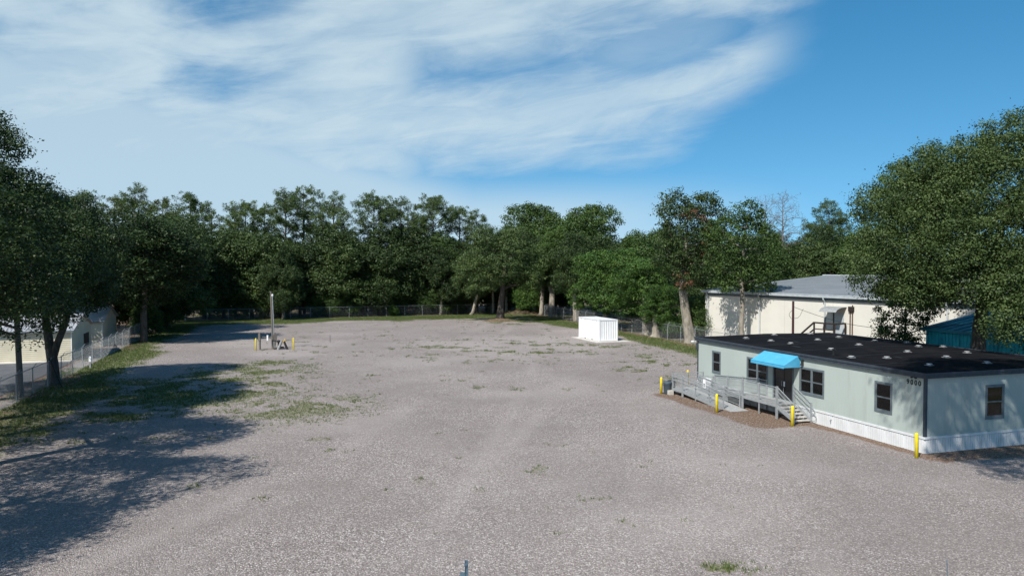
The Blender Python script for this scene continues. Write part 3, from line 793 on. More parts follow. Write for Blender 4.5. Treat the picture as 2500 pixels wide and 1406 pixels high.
corrugate(CL - .3, .16, CH - .12, .276, .036, .072, lambda a, d, z: (.03 + d, .15 + a, z)).build('side_panel', 'container_white', ct)
corrugate(CL - .3, .16, CH - .12, .276, .036, .072, lambda a, d, z: (CW - .03 - d, .15 + a, z)).build('side_panel', 'container_white', ct)
corrugate(CW - .32, .16, CH - .12, .235, .05, .068, lambda a, d, z: (.16 + a, .03 + d, z)).build('end_panel', 'container_white', ct)
corrugate(CW - .32, .16, CH - .12, .235, .05, .068, lambda a, d, z: (.16 + a, CL - .03 - d, z)).build('end_panel', 'container_white', ct)
rf = MB()
for i in range(20):
    y = .1 + i * (CL - .2) / 20; w_ = (CL - .2) / 20
    rf.box(.09, CW - .09, y, y + w_ * .55, CH - .05, CH - .02); rf.box(.09, CW - .09, y + w_ * .55, y + w_, CH - .05, CH - .038)
rf.build('roof', 'container_white', ct)
MB().box(.09, CW - .09, .09, CL - .09, .10, .15).build('floor_panel', 'rust', ct)
for x in (0, CW - .15):
    for y in (0, CL - .15):
        MB().box(x, x + .15, y, y + .15, .12, CH - .12).build('corner_post', 'container_white', ct)
        for z in (0, CH - .118):
            c = MB().box(x - .004, x + .166 - .008, y - .004, y + .162, z, z + .118).build('corner_casting', 'container_white', ct)
            MB().box(x + .045, x + .105, y - .006, y + .01, z + .03, z + .09).build('casting_hole_shade', 'storage_dark', c)  # solid dark block, the shade inside the hole given as colour
for x in (0.01, CW - .09):
    MB().box(x, x + .08, .16, CL - .16, CH - .12, CH - .015).build('top_rail', 'container_white', ct)
    MB().box(x, x + .08, .16, CL - .16, .03, .16).build('bottom_rail', 'container_white', ct)
for y in (.01, CL - .09):
    MB().box(.16, CW - .16, y, y + .08, CH - .12, CH - .015).build('top_rail', 'container_white', ct)
    MB().box(.16, CW - .16, y, y + .08, .03, .16).build('bottom_rail', 'container_white', ct)
for y in (1.9, 3.9):
    MB().box(.004, .009, y, y + .35, .045, .145).build('fork_pocket_shade', 'storage_dark', ct)  # flat dark plate painting the shade of a recessed pocket
for y in (.8, 1.9, 4.2, 5.2):
    MB().box(.020, .029, y, y + .03, CH - .32, CH - .13).build('rust_streak', 'rust', ct)

# ------------------------------------------------------------------ warehouse behind the office
WPH = R(27.0)
wh = thing('warehouse', 'large cream masonry warehouse with low grey metal roof behind the office', 'warehouse', (22.75, 91.5, 0), WPH)
WE, WL, WD = 6.1, 60., 40.
m = MB().box(.02, .4, -WL, -.02, 0, WE - .02); fwo = m.build('wall', 'warehouse_wall', wh)
m = MB().box(.42, WD, -.36, 0, 0, WE - .02); m.box(.42, WD, -WL, -WL + .36, 0, WE - .02); m.box(WD - .36, WD, -WL + .4, -.4, 0, WE - .02); m.build('wall', 'warehouse_wall', wh)
yy = 0.
for i in range(10):       # tilt-up panels with recessed joints
    MB().box(-.012, .018, -(i + 1) * 6.1 + .012, -i * 6.1 - .012, .0, WE - .35).build('wall_panel', 'warehouse_wall', fwo)
RZ = 1.62
m = MB()
for y0_, y1_ in ((-WL - .3, .25),):
    m.hexa([(-.25, y0_, WE), (WD / 2, y0_, WE + RZ), (WD / 2, y1_, WE + RZ), (-.25, y1_, WE), (-.25, y0_, WE + .1), (WD / 2, y0_, WE + RZ + .1), (WD / 2, y1_, WE + RZ + .1), (-.25, y1_, WE + .1)])
    m.hexa([(WD / 2, y0_, WE + RZ), (WD + .25, y0_, WE), (WD + .25, y1_, WE), (WD / 2, y1_, WE + RZ), (WD / 2, y0_, WE + RZ + .1), (WD + .25, y0_, WE + .1), (WD + .25, y1_, WE + .1), (WD / 2, y1_, WE + RZ + .1)])
whr = m.build('roof', 'warehouse_roof', wh)
sl = RZ / (WD / 2 + .25)
m = MB()
for i in range(int(WL / .61)):
    y = -WL + i * .61
    m.hexa([(-.25, y, WE + .10), (WD / 2, y, WE + RZ + .10), (WD / 2, y + .05, WE + RZ + .10), (-.25, y + .05, WE + .10), (-.25, y, WE + .14), (WD / 2, y, WE + RZ + .14), (WD / 2, y + .05, WE + RZ + .14), (-.25, y + .05, WE + .14)])
tag(m.build('roof_rib', 'warehouse_roof', whr), kind='stuff')
MB().box(WD / 2 - .35, WD / 2 + .35, -WL - .3, .25, WE + RZ + .09, WE + RZ + .20).build('ridge_cap', 'gutter', whr)
m = MB().box(-.42, -.252, -WL - .3, .3, WE - .16, WE + .10); m.box(-.44, -.42, -WL - .3, .3, WE + .03, WE + .12); m.build('gutter', 'gutter', whr)
MB().box(-.10, -.014, -WL, 0, WE - .46, WE - .17).build('eave_trim', 'trim_window', wh)
for y in (-.6, -8.8, -17.4, -30., -41.):
    m = MB().tube([(-.34, y, WE - .16), (-.34, y, WE - .32), (-.10, y, WE - .62), (-.10, y, .1)], .075, 8); m.build('downspout', 'gutter', wh)
# closed vent panel on the wall
MB().box(-.09, -.014, -8.45, -7.1, 4.1, 5.55).build('blocked_opening', 'warehouse_wall', wh)
MB().box(-.13, -.014, -8.5, -7.05, 4.04, 4.1).build('sill', 'warehouse_joint', wh)
# loading door, hood and timber stair
dY, dZ = -18.5, 2.4
wd_ = MB().box(-.05, -.014, dY - 1.1, dY, dZ, dZ + 2.15).build('door', 'gutter', wh)
MB().box(-.07, -.014, dY, dY + .12, dZ, dZ + 2.25).build('door_frame', 'wood_dark', wd_)
m = MB(); prev = None
for i in range(9):
    a = i / 8; p_ = (-1.5 * a, dZ + 2.35 + .45 * math.sqrt(max(0, 1 - a * a)) - .1)
    if prev: m.hexa([(prev[0], dY - 1.4, prev[1]), (prev[0], dY + .6, prev[1]), (p_[0], dY + .6, p_[1]), (p_[0], dY - 1.4, p_[1]), (prev[0], dY - 1.4, prev[1] + .03), (prev[0], dY + .6, prev[1] + .03), (p_[0], dY + .6, p_[1] + .03), (p_[0], dY - 1.4, p_[1] + .03)])
    prev = p_
m.build('door_hood', 'pipe_grey', wh)
st = thing('timber_stair', 'dark brown timber landing and rail at the warehouse side door', 'stairs', (22.75, 91.5, 0), WPH)
MB().box(-1.75, -.15, dY - 1.5, dY + 1.0, dZ - .12, dZ).build('landing', 'wood_dark', st)
for (x, y) in ((-1.7, dY - 1.45), (-1.7, dY - .25), (-1.7, dY + .95), (-.25, dY - 1.45)): MB().box(x - .06, x + .06, y - .06, y + .06, 0, dZ + 1.1).build('post', 'wood_dark', st)
MB().box(-1.78, -1.62, dY - 1.5, dY + 1.0, dZ + 1.1, dZ + 1.24).build('top_rail', 'wood_dark', st)
MB().box(-1.73, -1.67, dY - 1.38, dY + .88, dZ + .52, dZ + .62).build('mid_rail', 'wood_dark', st)
MB().box(-1.62, -.2, dY - 1.5, dY - 1.36, dZ + 1.1, dZ + 1.24).build('top_rail', 'wood_dark', st)
for z_, w_ in ((dZ + 1.08, .16), (dZ + .42, .10)):
    x0, x1, y0_, y1_, dr_ = -1.70 - w_ / 2, -1.70 + w_ / 2, dY + 1.0, dY + 4.2, 2.5
    MB().hexa([(x0, y0_, z_), (x1, y0_, z_), (x1, y1_, z_ - dr_), (x0, y1_, z_ - dr_), (x0, y0_, z_ + .15), (x1, y0_, z_ + .15), (x1, y1_, z_ + .15 - dr_), (x0, y1_, z_ + .15 - dr_)]).build('stair_rail', 'wood_dark', st)
for i in range(11): MB().box(-1.6, -.3, dY + 1.05 + i * .28, dY + 1.34 + i * .28, dZ - .22 - i * .195, dZ - .17 - i * .195).build('step', 'wood_dark', st)
st2 = thing('electric_riser', 'rusty conduits and meter box on the warehouse wall beside the door hood', 'conduit', (22.75, 91.5, 0), WPH)
for y, h_ in ((dY - 1.85, 5.2), (dY - 2.1, 5.35)): MB().tube([(-.10, y, .3), (-.10, y, h_)], .05, 6).build('conduit_pipe', 'rust', st2)
MB().box(-.22, -.02, dY - 2.25, dY - 1.7, 4.75, 5.2).build('meter_box', 'wood_dark', st2)

# dark pole with service wires
def wpt(lx_, ly_): return (22.75 + lx_ * math.cos(WPH) - ly_ * math.sin(WPH), 91.5 + lx_ * math.sin(WPH) + ly_ * math.cos(WPH))
qx, qy = 27.2, 75.2
pl_ = thing('service_pole', 'short dark red-brown pole standing before the cream warehouse wall', 'pole', (qx, qy, 0))
MB().tube([(0, 0, 0), (0, 0, 5.62)], [.13, .11], 10).build('shaft', 'wood_red', pl_)
m = MB().tube([(-.1, 0, 4.75 - .0) if i == 0 else (-.12 - .28 * math.sin(i / 10 * math.pi), -.05, 4.75 - .085 * i) for i in range(11)], .018, 5)
m.tube([(.1, 0, 3.95), (.45, 0, 4.0), (.7, 0, 4.25), (.9, 0, 4.75), (1.0, 0, 4.88)], .018, 5); m.build('wire_loop', 'wire_black', pl_)
m = MB(); A, B_ = Vector((qx + .1, qy, 5.05)), Vector((31.6, 53.2, 5.1)); m.tube([A.lerp(B_, i / 16) - Vector((0, 0, 1.1 * math.sin(math.pi * i / 16))) for i in range(17)], .02, 5)
tag(m.build('service_wire', 'wire_black'), 'black overhead wire sagging from the dark pole toward the oak', 'wire')

# teal shed east of the office
ts = thing('teal_shed', 'teal ribbed metal shed in tree shade behind the office roof', 'shed', (30.9, 58., 0), PHI)
TE = 4.3
tw = MB().box(.03, .2, -22, 0, 0, TE).build('wall', 'teal_metal', ts)
for i in range(14):
    m = MB()
    for j in range(5): m.box(.0, .028, -(i * 1.5 + j * .3) - .22, -(i * 1.5 + j * .3) - .02, .05, TE - 1.28); m.box(.0, .028, -(i * 1.5 + j * .3) - .22, -(i * 1.5 + j * .3) - .02, TE - 1.22, TE - .12)
    m.build('wall_panel', 'teal_metal', tw)
m = MB().box(.2, 6, -.2, 0, 0, TE); m.box(.2, 6, -22, -21.8, 0, TE); m.box(5.8, 6, -21.8, -.2, 0, TE + 1.1); m.build('wall', 'teal_metal', ts)
m = MB().hexa([(-.3, -22.3, TE), (6.2, -22.3, TE + 1.15), (6.2, .3, TE + 1.15), (-.3, .3, TE), (-.3, -22.3, TE + .1), (6.2, -22.3, TE + 1.25), (6.2, .3, TE + 1.25), (-.3, .3, TE + .1)])
tr_ = m.build('roof', 'teal_roof_shaded', ts)
for i in range(30):
    y = -22.2 + i * .75
    MB().hexa([(-.3, y, TE + .1), (6.2, y, TE + 1.25), (6.2, y + .06, TE + 1.25), (-.3, y + .06, TE + .1), (-.3, y, TE + .15), (6.2, y, TE + 1.30), (6.2, y + .06, TE + 1.30), (-.3, y + .06, TE + .15)]).build('roof_rib', 'teal_roof_shaded', tr_)
MB().box(-.36, -.302, -22.3, .3, TE - .08, TE + .12).build('gutter', 'teal_roof_shaded', ts)

# ------------------------------------------------------------------ storage buildings (west)


def storage(label, loc, ln_, dp, he, hr, doors):
    """front gable-less wall faces -y local; roof ridge runs along x"""
    s = thing('storage_building', label, 'building', (*loc, 0), PHI, 'storage buildings')
    w_ = MB().box(-ln_, 0, .04, .2, 0, he).build('wall', 'cream_siding', s)
    n = int(he / .19)
    for i in range(n):            # lap boards
        z = i * he / n; h_ = he / n
        MB().hexa([(-ln_, -.012, z), (0, -.012, z), (0, .038, z), (-ln_, .038, z), (-ln_, .016, z + h_ * .985), (0, .016, z + h_ * .985), (0, .038, z + h_ * .985), (-ln_, .038, z + h_ * .985)]).build('lap_board', 'cream_siding', w_)
    g_ = MB(); g_.hexa([(-.2, .21, 0), (-.04, .21, 0), (-.04, dp, 0), (-.2, dp, 0), (-.2, .21, he), (-.04, .21, he), (-.04, dp, he), (-.2, dp, he)])
    g_.poly([(-.04, .0, he), (-.04, dp, he), (-.04, dp / 2, hr)]); g_.poly([(-.2, .0, he), (-.2, dp / 2, hr), (-.2, dp, he)])
    sw = g_.build('side_wall', 'cream_siding', s)
    nb_ = int(dp / 1.) * 0 + int(he / .19)
    for i in range(nb_):
        z = i * he / nb_; h_ = he / nb_
        MB().hexa([(-.038, .02, z), (.012, .02, z), (.012, dp, z), (-.038, dp, z), (-.038, .02, z + h_ * .985), (-.016, .02, z + h_ * .985), (-.016, dp, z + h_ * .985), (-.038, dp, z + h_ * .985)]).build('lap_board', 'cream_siding', sw)
    MB().box(-ln_, -.25, dp - .2, dp, 0, he).build('wall', 'cream_siding', s)
    MB().box(-.03, .03, -.03, .0, 0, he).build('corner_trim', 'sign_white', s)
    r_ = MB()
    r_.hexa([(-ln_ - .2, -.3, he - .03), (.25, -.3, he - .03), (.25, dp / 2, hr), (-ln_ - .2, dp / 2, hr), (-ln_ - .2, -.3, he + .04), (.25, -.3, he + .04), (.25, dp / 2, hr + .07), (-ln_ - .2, dp / 2, hr + .07)])
    r_.hexa([(-ln_ - .2, dp / 2, hr), (.25, dp / 2, hr), (.25, dp + .3, he - .03), (-ln_ - .2, dp + .3, he - .03), (-ln_ - .2, dp / 2, hr + .07), (.25, dp / 2, hr + .07), (.25, dp + .3, he + .04), (-ln_ - .2, dp + .3, he + .04)])
    ro_ = r_.build('roof', 'storage_roof', s)
    x = -ln_ - .1
    while x < .2:
        MB().hexa([(x, -.3, he + .04), (x + .05, -.3, he + .04), (x + .05, dp / 2, hr + .07), (x, dp / 2, hr + .07), (x, -.3, he + .075), (x + .05, -.3, he + .075), (x + .05, dp / 2, hr + .105), (x, dp / 2, hr + .105)]).build('roof_rib', 'storage_roof', ro_); x += .41
    MB().box(-ln_ - .2, .25, -.36, -.302, he - .12, he + .05).build('fascia', 'trim_window', s)
    for (d0, d1) in doors: MB().box(.013, .03, d0, d1, .02, 2.1).build('door', 'storage_dark', s)
    return s


storage('cream lap-sided storage building with ribbed white metal roof beyond the west fence', (-42.1, 74.2), 16, 9.5, 2.85, 4.15, ((5.6, 8.2),))
storage('second storage building standing behind the first, its side wall in shade', (-45.9, 87.), 16, 9.5, 2.85, 4.25, ())
sl_ = MB().box(-16, .1, -1.3, 0, -.02, .06); o = sl_.build('pavement', 'concrete'); o.location = (-42.1, 74.2, 0); o.rotation_euler.z = PHI
tag(o, 'pale concrete apron along the cream storage wall', None, kind='structure')

# ------------------------------------------------------------------ chain-link fences


def fence(name, label, A, B_, n, arm=None, hgt=1.83, gaps=(), seed=0, lean=.0, wr=.0024):
    r = random.Random(seed)
    A, B_ = Vector((*A, 0)), Vector((*B_, 0)); d = B_ - A; L = d.length; d.normalize(); bay = L / n
    f = thing(name, label, 'fence', A, math.atan2(d.y, d.x))          # local x runs along the fence
    pm = MB().tube([(0, 0, 0), (0, 0, hgt + .05)], .036, 7).mesh('post', 'galv')
    am = MB().tube([(0, 0, hgt), (0, arm * .26, hgt + .34)], .022, 5).mesh('barb_arm', 'galv') if arm else None
    wm = MB()
    step = .088
    for sgn in (1, -1):
        i = -hgt
        while i < bay:
            a0, z0 = i, 0.; a1, z1 = i + hgt, hgt
            if a0 < 0: z0 = -a0; a0 = 0
            if a1 > bay: z1 -= a1 - bay; a1 = bay
            if a1 - a0 > .02:
                if sgn < 0: p_, q_ = (bay - a0, .0, z0), (bay - a1, .0, z1)
                else: p_, q_ = (a0, .006, z0), (a1, .006, z1)
                wm.tube([Vector(p_) + Vector((0, 0, .04)), Vector(q_) + Vector((0, 0, .02))], wr, 3, False)
            i += step
    wm = wm.mesh('wire_mesh', 'galv_wire')
    for i in range(n + 1):
        if i not in gaps:
            o = link('post', pm, f, (i * bay, 0, 0)); o.rotation_euler = (r.uniform(-.03, .03) + lean, r.uniform(-.04, .04), 0)
            if am: link('barb_arm', am, o)
        if i < n and i not in gaps:
            tag(link('wire_mesh', wm, f, (i * bay, -.04, 0)), kind='stuff')
    MB().tube([(0, 0, hgt + .02), (L, 0, hgt + .02)], .022, 6).build('top_rail', 'galv', f)
    if arm:
        m = MB()
        for k_ in range(3):
            y_, z_ = arm * (.26 * (k_ + 1) / 3), hgt + .34 * (k_ + 1) / 3
            m.tube([(i * bay / 2, y_, z_ - (.025 if i % 2 else 0)) for i in range(2 * n + 1)], .006, 4)
        m.build('barbed_wire', 'galv_wire', f)
    return f


fence('chain_link_fence', 'chain link fence with slanted barbed wire arms along the grass on the west side', (fence_w(34), 34), (fence_w(127), 127), 27, arm=-1, seed=2)
fence('chain_link_fence', 'long chain link fence across the back of the lot before the woods', (-53.5, fence_n(-53.5)), (2.2, fence_n(2.2)), 18, seed=3, wr=.0018)
fence('chain_link_fence', 'chain link fence with barbed wire arms running past the container to the warehouse', (fence_e(56), 56), (fence_e(141), 141), 26, arm=-1, seed=4, wr=.0022)

# ------------------------------------------------------------------ utility pole group in the middle of the lot
up_ = thing('utility_pole', 'thin weathered wooden utility pole in the gravel with grey conduit and white cap', 'pole', (-26.15, 84.9, 0))
MB().tube([(0, 0, 0), (-.06, 0, 3.0), (-.17, 0, 6.25)], [.13, .115, .09], 9).build('shaft', 'wood_grey', up_)
MB().tube([(.16, -.05, .2), (.11, -.05, 3.0), (.0, -.05, 5.75)], .05, 7).build('conduit', 'galv', up_)
MB()._lathe([(.06, -.1), (.10, .0), (.11, .1), (.06, .17), (.01, .19)], (.01, -.05, 5.78), 10).build('weather_cap', 'white_plastic', up_)
MB().tube([(.05, -.05, 5.85), (.3, -.1, 5.6), (.5, -.12, 5.25), (.45, -.12, 5.1), (.2, -.1, 5.2), (.06, -.08, 5.3)], .014, 5).build('wire_loop', 'wire_black', up_)


def board(label, loc, w_, h_, rz=0.):
    o = thing('meter_board', label, 'board', loc, rz)
    m = MB().box(-.09, .09, -.06, .06, 0, h_ - .1); m.build('post', 'wood_grey', o)
    pts = [(-w_ / 2, .95), (w_ / 2, .95), (w_ / 2, h_ - .3)] + [(w_ / 2 * math.cos(t_), h_ - .3 + .3 * math.sin(t_)) for t_ in np.linspace(.3, 2.84, 6)] + [(-w_ / 2, h_ - .3)]
    m = MB(); n_ = len(pts)
    m.poly([(x, -.13, z) for x, z in pts]); m.poly([(x, -.062, z) for x, z in reversed(pts)])
    for i in range(n_):
        (x0, q0), (x1, q1) = pts[i], pts[(i + 1) % n_]; m.poly([(x0, -.13, q0), (x0, -.062, q0), (x1, -.062, q1), (x1, -.13, q1)])
    m.build('plank', 'wood_grey', o)
    return o


board('narrow round-topped timber board standing left of the thin pole', (-27.25, 83.9, 0), .26, 1.85, -.25)
board('wider dark timber board fixed against the foot of the pole', (-25.78, 84.55, 0), .36, 1.75, .35)
mb_ = thing('meter_box', 'small white meter box hung between the two timber boards', 'box', (-26.55, 84.35, 0))
MB().box(-.08, .08, -.06, .06, .95, 1.52).build('case', 'white_plastic', mb_); MB().box(-.62, .5, .07, .13, 1.28, 1.36).build('cross_bar', 'wood_grey', mb_)
pv = thing('pipe_frame', 'pair of leaning grey pipes with brass valve over a low pump in the gravel', 'pipes', (-24.85, 83.95, 0))
MB().tube([(-.42, -.1, .0), (-.02, .0, .98)], [.15, .13], 12).build('leaning_pipe', 'pipe_grey', pv)
MB().tube([(.52, .15, .0), (.14, .05, .98)], [.13, .11], 12).build('leaning_pipe', 'iron', pv)
MB().tube([(.05, .02, .80), (.22, -.05, .92), (.32, -.05, 1.08), (.24, -.05, 1.14)], [.06, .07, .06, .03], 8).build('brass_valve', 'brass_yellow', pv)
MB()._lathe([(.14, 0), (.14, .1), (.10, .14), (.10, .75), (.26, .80), (.27, .90), (.16, .97), (.06, 1.0)], (-.50, .35, 0), 12).build('pump_head', 'iron', pv)
MB().tube([(-1.0, .2, .08), (-.6, .2, .1), (-.2, .25, .2), (.1, .3, .22)], [.09, .13, .11, .08], 9).build('pump_body', 'iron', pv)
MB().tube([(-.75, .1, .18), (-.72, .1, .42), (-.45, .12, .38), (-.2, .15, .34)], .035, 7).build('pump_pipe', 'pipe_grey', pv)
o = thing('thin_stake', 'thin metal stake stuck in the gravel right of the pole', 'stake', (-21.6, 92.2, 0)); MB().tube([(0, 0, 0), (0, 0, .85)], .02, 5).build('rod', 'iron', o)

# west utility pole with lamp and guy
wp = thing('light_pole', 'tall weathered wooden light pole beside the west fence', 'pole', (-34.1, 53.8, 0))
MB().tube([(0, 0, 0), (-.12, 0, 3.5), (-.30, 0, 8.6)], [.20, .185, .15], 12).build('shaft', 'wood_grey', wp)
MB().tube([(-.3, 0, 8.2), (-.1, -.5, 8.45), (.0, -1.1, 8.5)], .03, 6).build('lamp_arm', 'galv', wp)
MB()._lathe([(.05, .12), (.12, .08), (.20, -.05), (.18, -.12), (.05, -.15)], (.0, -1.2, 8.5), 12).build('lamp_head', 'galv', wp)
gw_ = thing('guy_wire', 'steel guy wire with dark guard running from the light pole to the ground', 'wire', (-33.3, 57.4, 0))
MB().tube([(0, 0, 0), (-.95, -3.55, 7.6)], .012, 5).build('cable', 'galv_wire', gw_); MB().tube([(0, 0, .02), (-.30, -1.1, 2.35)], .04, 6).build('guard', 'iron', gw_)

# sign post tops at the very front
sp_ = thing('channel_post', 'blue-grey perforated steel sign post rising at the bottom edge', 'post', (-.98, 16.6, 0))
m = MB().box(-.032, .032, -.004, .0, 0, 2.68); m.box(-.036, -.032, -.03, .0, 0, 2.68); m.box(.032, .036, -.03, .0, 0, 2.68); m.build('channel', 'post_blue', sp_)
for i in range(22): MB().tube([(0, -.0045, .2 + i * .11), (0, -.0055, .2 + i * .11)], .008, 6).build('bolt_hole_shade', 'storage_dark', sp_)  # dark discs colour in the shade of the punched holes
MB().box(-.05, .02, -.05, -.031, 2.58, 2.62).build('bracket', 'post_blue', sp_); MB().box(-.14, -.037, -.012, -.004, 2.20, 2.42).build('sign_edge', 'post_blue', sp_)
s2 = thing('leaning_stake', 'thin pale blue leaning rod at the bottom edge below the office', 'rod', (9.45, 16.4, 0))
MB().tube([(0, 0, 0), (-.14, 0, 1.6), (-.19, 0, 2.77)], .011, 6).build('rod', 'post_blue', s2)

# small markers by the west fence
mk = thing('marker_post', 'short white marker post in the grass before the west fence', 'marker', (fence_w(68.2) + .7, 68.2, 0))
MB().box(-.07, .07, -.05, .05, 0, 1.05).build('stem', 'pipe_grey', mk); MB().box(-.10, .10, -.07, .07, .62, 1.08).build('cap', 'sign_white', mk)

# ------------------------------------------------------------------ trees


def kites(c, d, n, ln_, wd_):
    """leaf kites: centre c, axis d, normal n (all Nx3)"""
    s_ = np.cross(d, n); s_ /= np.linalg.norm(s_, axis=1, keepdims=True) + 1e-9
    ln_ = ln_[:, None]; wd_ = wd_[:, None]
    return np.stack([c - d * ln_ * .5, c + s_ * wd_ * .5 - d * ln_ * .05, c + d * ln_ * .5, c - s_ * wd_ * .5 - d * ln_ * .05], 1).reshape(-1, 3)


def unit(r, n):
    a = r.normal(size=(n, 3)); return a / (np.linalg.norm(a, axis=1, keepdims=True) + 1e-9)


def clump_points(r, lobes, n, inner=.12, keep_low=.45):
    L = np.array(lobes, float); area = (L[:, 3] * L[:, 4] + L[:, 3] * L[:, 5] + L[:, 4] * L[:, 5]); out = []
    while len(out) < n:
        i = r.choice(len(L), p=area / area.sum()); d = unit(r, 1)[0]
        if d[2] < -.25 and r.random() > keep_low: continue
        f = 1 - .34 * r.random() ** 1.6 if r.random() > inner else r.random() * .7
        q = L[i, :3] + d * L[i, 3:] * f
        dd = (((q - L[:, :3]) / L[:, 3:]) ** 2).sum(1); dd[i] = 9
        if dd.min() < .42 and r.random() > .12: continue
        out.append(q)
    return np.array(out)


def leaf_mesh(name, r, cl, per, ln_, cr, material, flat=.6, up=.5, sprig=.0):
    n = len(cl); N_ = n * per
    c = np.repeat(cl, per, 0); sc = np.repeat(r.uniform(.6, 1.35, n), per)
    dr = unit(r, N_); rad_ = (.35 + .65 * r.random(N_) ** .6)[:, None]
    off = dr * rad_ * (cr * .8); off[:, 2] *= flat
    if sprig:       # part of the leaves strung out along a few twigs of every clump
        tw = unit(r, n * 3).reshape(n, 3, 3); tw[..., 2] = np.abs(tw[..., 2]) * .7; pick = r.integers(0, 3, N_)
        ax = tw[np.repeat(np.arange(n), per), pick]; on = (r.random(N_) < sprig)[:, None]
        off = np.where(on, ax * (r.random(N_)[:, None] ** .8 * cr * 1.25) + unit(r, N_) * cr * .16, off)
    c = c + off * sc[:, None]
    nn = dr * 1.1 + unit(r, N_) * .75 + np.array([0, 0, up]); nn /= np.linalg.norm(nn, axis=1, keepdims=True)
    d = np.cross(nn, unit(r, N_)); d /= np.linalg.norm(d, axis=1, keepdims=True) + 1e-9
    l = ln_ * r.uniform(.6, 1.25, N_)
    v = kites(c, d, nn, l, l * r.uniform(.45, .7, N_))
    tone = np.clip(np.repeat(r.normal(.5, .17, n), per) + r.normal(0, .08, N_), 0, 1)
    return npmesh(name, v, np.arange(N_ * 4).reshape(-1, 4), material, np.repeat(tone, 4))


def limbs(r, trunk, rad, targets, rmin=.02, bend=.12, sides=6):
    """trunk polyline + limbs grown to the targets; returns MB"""
    m = MB(); T = [Vector(p) for p in trunk]
    nodes = []; nr = []
    for i in range(len(T) - 1):
        for s_ in range(4):
            nodes.append(T[i].lerp(T[i + 1], s_ / 4)); nr.append(rad[i] + (rad[i + 1] - rad[i]) * s_ / 4)
    nodes.append(T[-1]); nr.append(rad[-1])
    m.tube(nodes, nr, max(sides + 2, 8), False)
    lo = max(1, int(len(nodes) * .45)); P = [np.array(nodes[i]) for i in range(lo, len(nodes))]; Rr = [nr[i] for i in range(lo, len(nodes))]
    order = np.argsort(np.linalg.norm(targets - np.array(T[-1]), axis=1))
    for k_ in order:
        t_ = targets[k_]; A_ = np.array(P); dv = t_ - A_; dist = np.linalg.norm(dv, axis=1)
        cost = dist * (1 + .9 * (dv[:, 2] < 0)) - .6 * np.sqrt(np.array(Rr))
        i = int(np.argmin(cost)); a_ = A_[i]; r0 = max(rmin, Rr[i] * .62); L = dist[i]
        if L < .3: continue
        pts, rr = [], []; nseg = 4
        side = unit(r, 1)[0] * L * bend; sag = np.array([0, 0, L * .10])
        for s_ in range(nseg + 1):
            f = s_ / nseg; pts.append(a_ + (t_ - a_) * f + side * math.sin(math.pi * f) + sag * math.sin(math.pi * f)); rr.append(max(rmin * .5, r0 * (1 - .72 * f)))
        m.tube(pts, rr, sides if r0 > .08 else 4, False)
        for s_ in range(1, nseg + 1): P.append(pts[s_]); Rr.append(rr[s_])
    return m


def broad_tree(seed, trunk, rad, lobes, clumps, per, leaf, cr, leaf_m, bark='bark', nl=40, inner=.12, low=.45, sprig=0., flat=.6, up=.5):
    r = np.random.default_rng(seed)
    cl = clump_points(r, lobes, clumps, inner, low)
    L = np.array(lobes, float); cen = (L[:, :3] * L[:, 3:4]).sum(0) / L[:, 3].sum()
    tg = cl[r.choice(len(cl), min(nl, len(cl)), False)]; tg = cen + (tg - cen) * r.uniform(.78, 1.02, (len(tg), 1))
    tm = limbs(r, trunk, rad, tg).mesh('trunk', bark, True)
    return tm, leaf_mesh('crown', r, cl, per, leaf, cr, leaf_m, flat, up, sprig)


def auto_lobes(r, h0, h1, rx, n=7, ry=None):
    """a heap of lobes between heights h0..h1 within radius rx"""
    ry = ry or rx; H_ = h1 - h0; out = [(0, 0, h0 + H_ * .5, rx * .72, ry * .72, H_ * .46)]
    for i in range(n):
        a = 6.283 * (i + r.random() * .7) / n; f = r.uniform(.35, .7); z = h0 + H_ * r.uniform(.25, .86)
        s_ = r.uniform(.32, .52)
        out.append((math.cos(a) * rx * f, math.sin(a) * ry * f, z, rx * s_, ry * s_, min(H_ * .28, rx * s_ * .85)))
    out.append((r.uniform(-.2, .2) * rx, r.uniform(-.2, .2) * ry, h1 - H_ * .16, rx * .42, ry * .42, H_ * .17))
    return out


def plant(name, label, cat, meshes, loc, rz=0., sc=(1, 1, 1), group=None, parts=('trunk', 'crown')):
    t_ = thing(name, label, cat, loc, rz, group); t_.scale = sc
    for pn, me in zip(parts, meshes):
        if me is not None: link(pn, me, t_)
    return t_


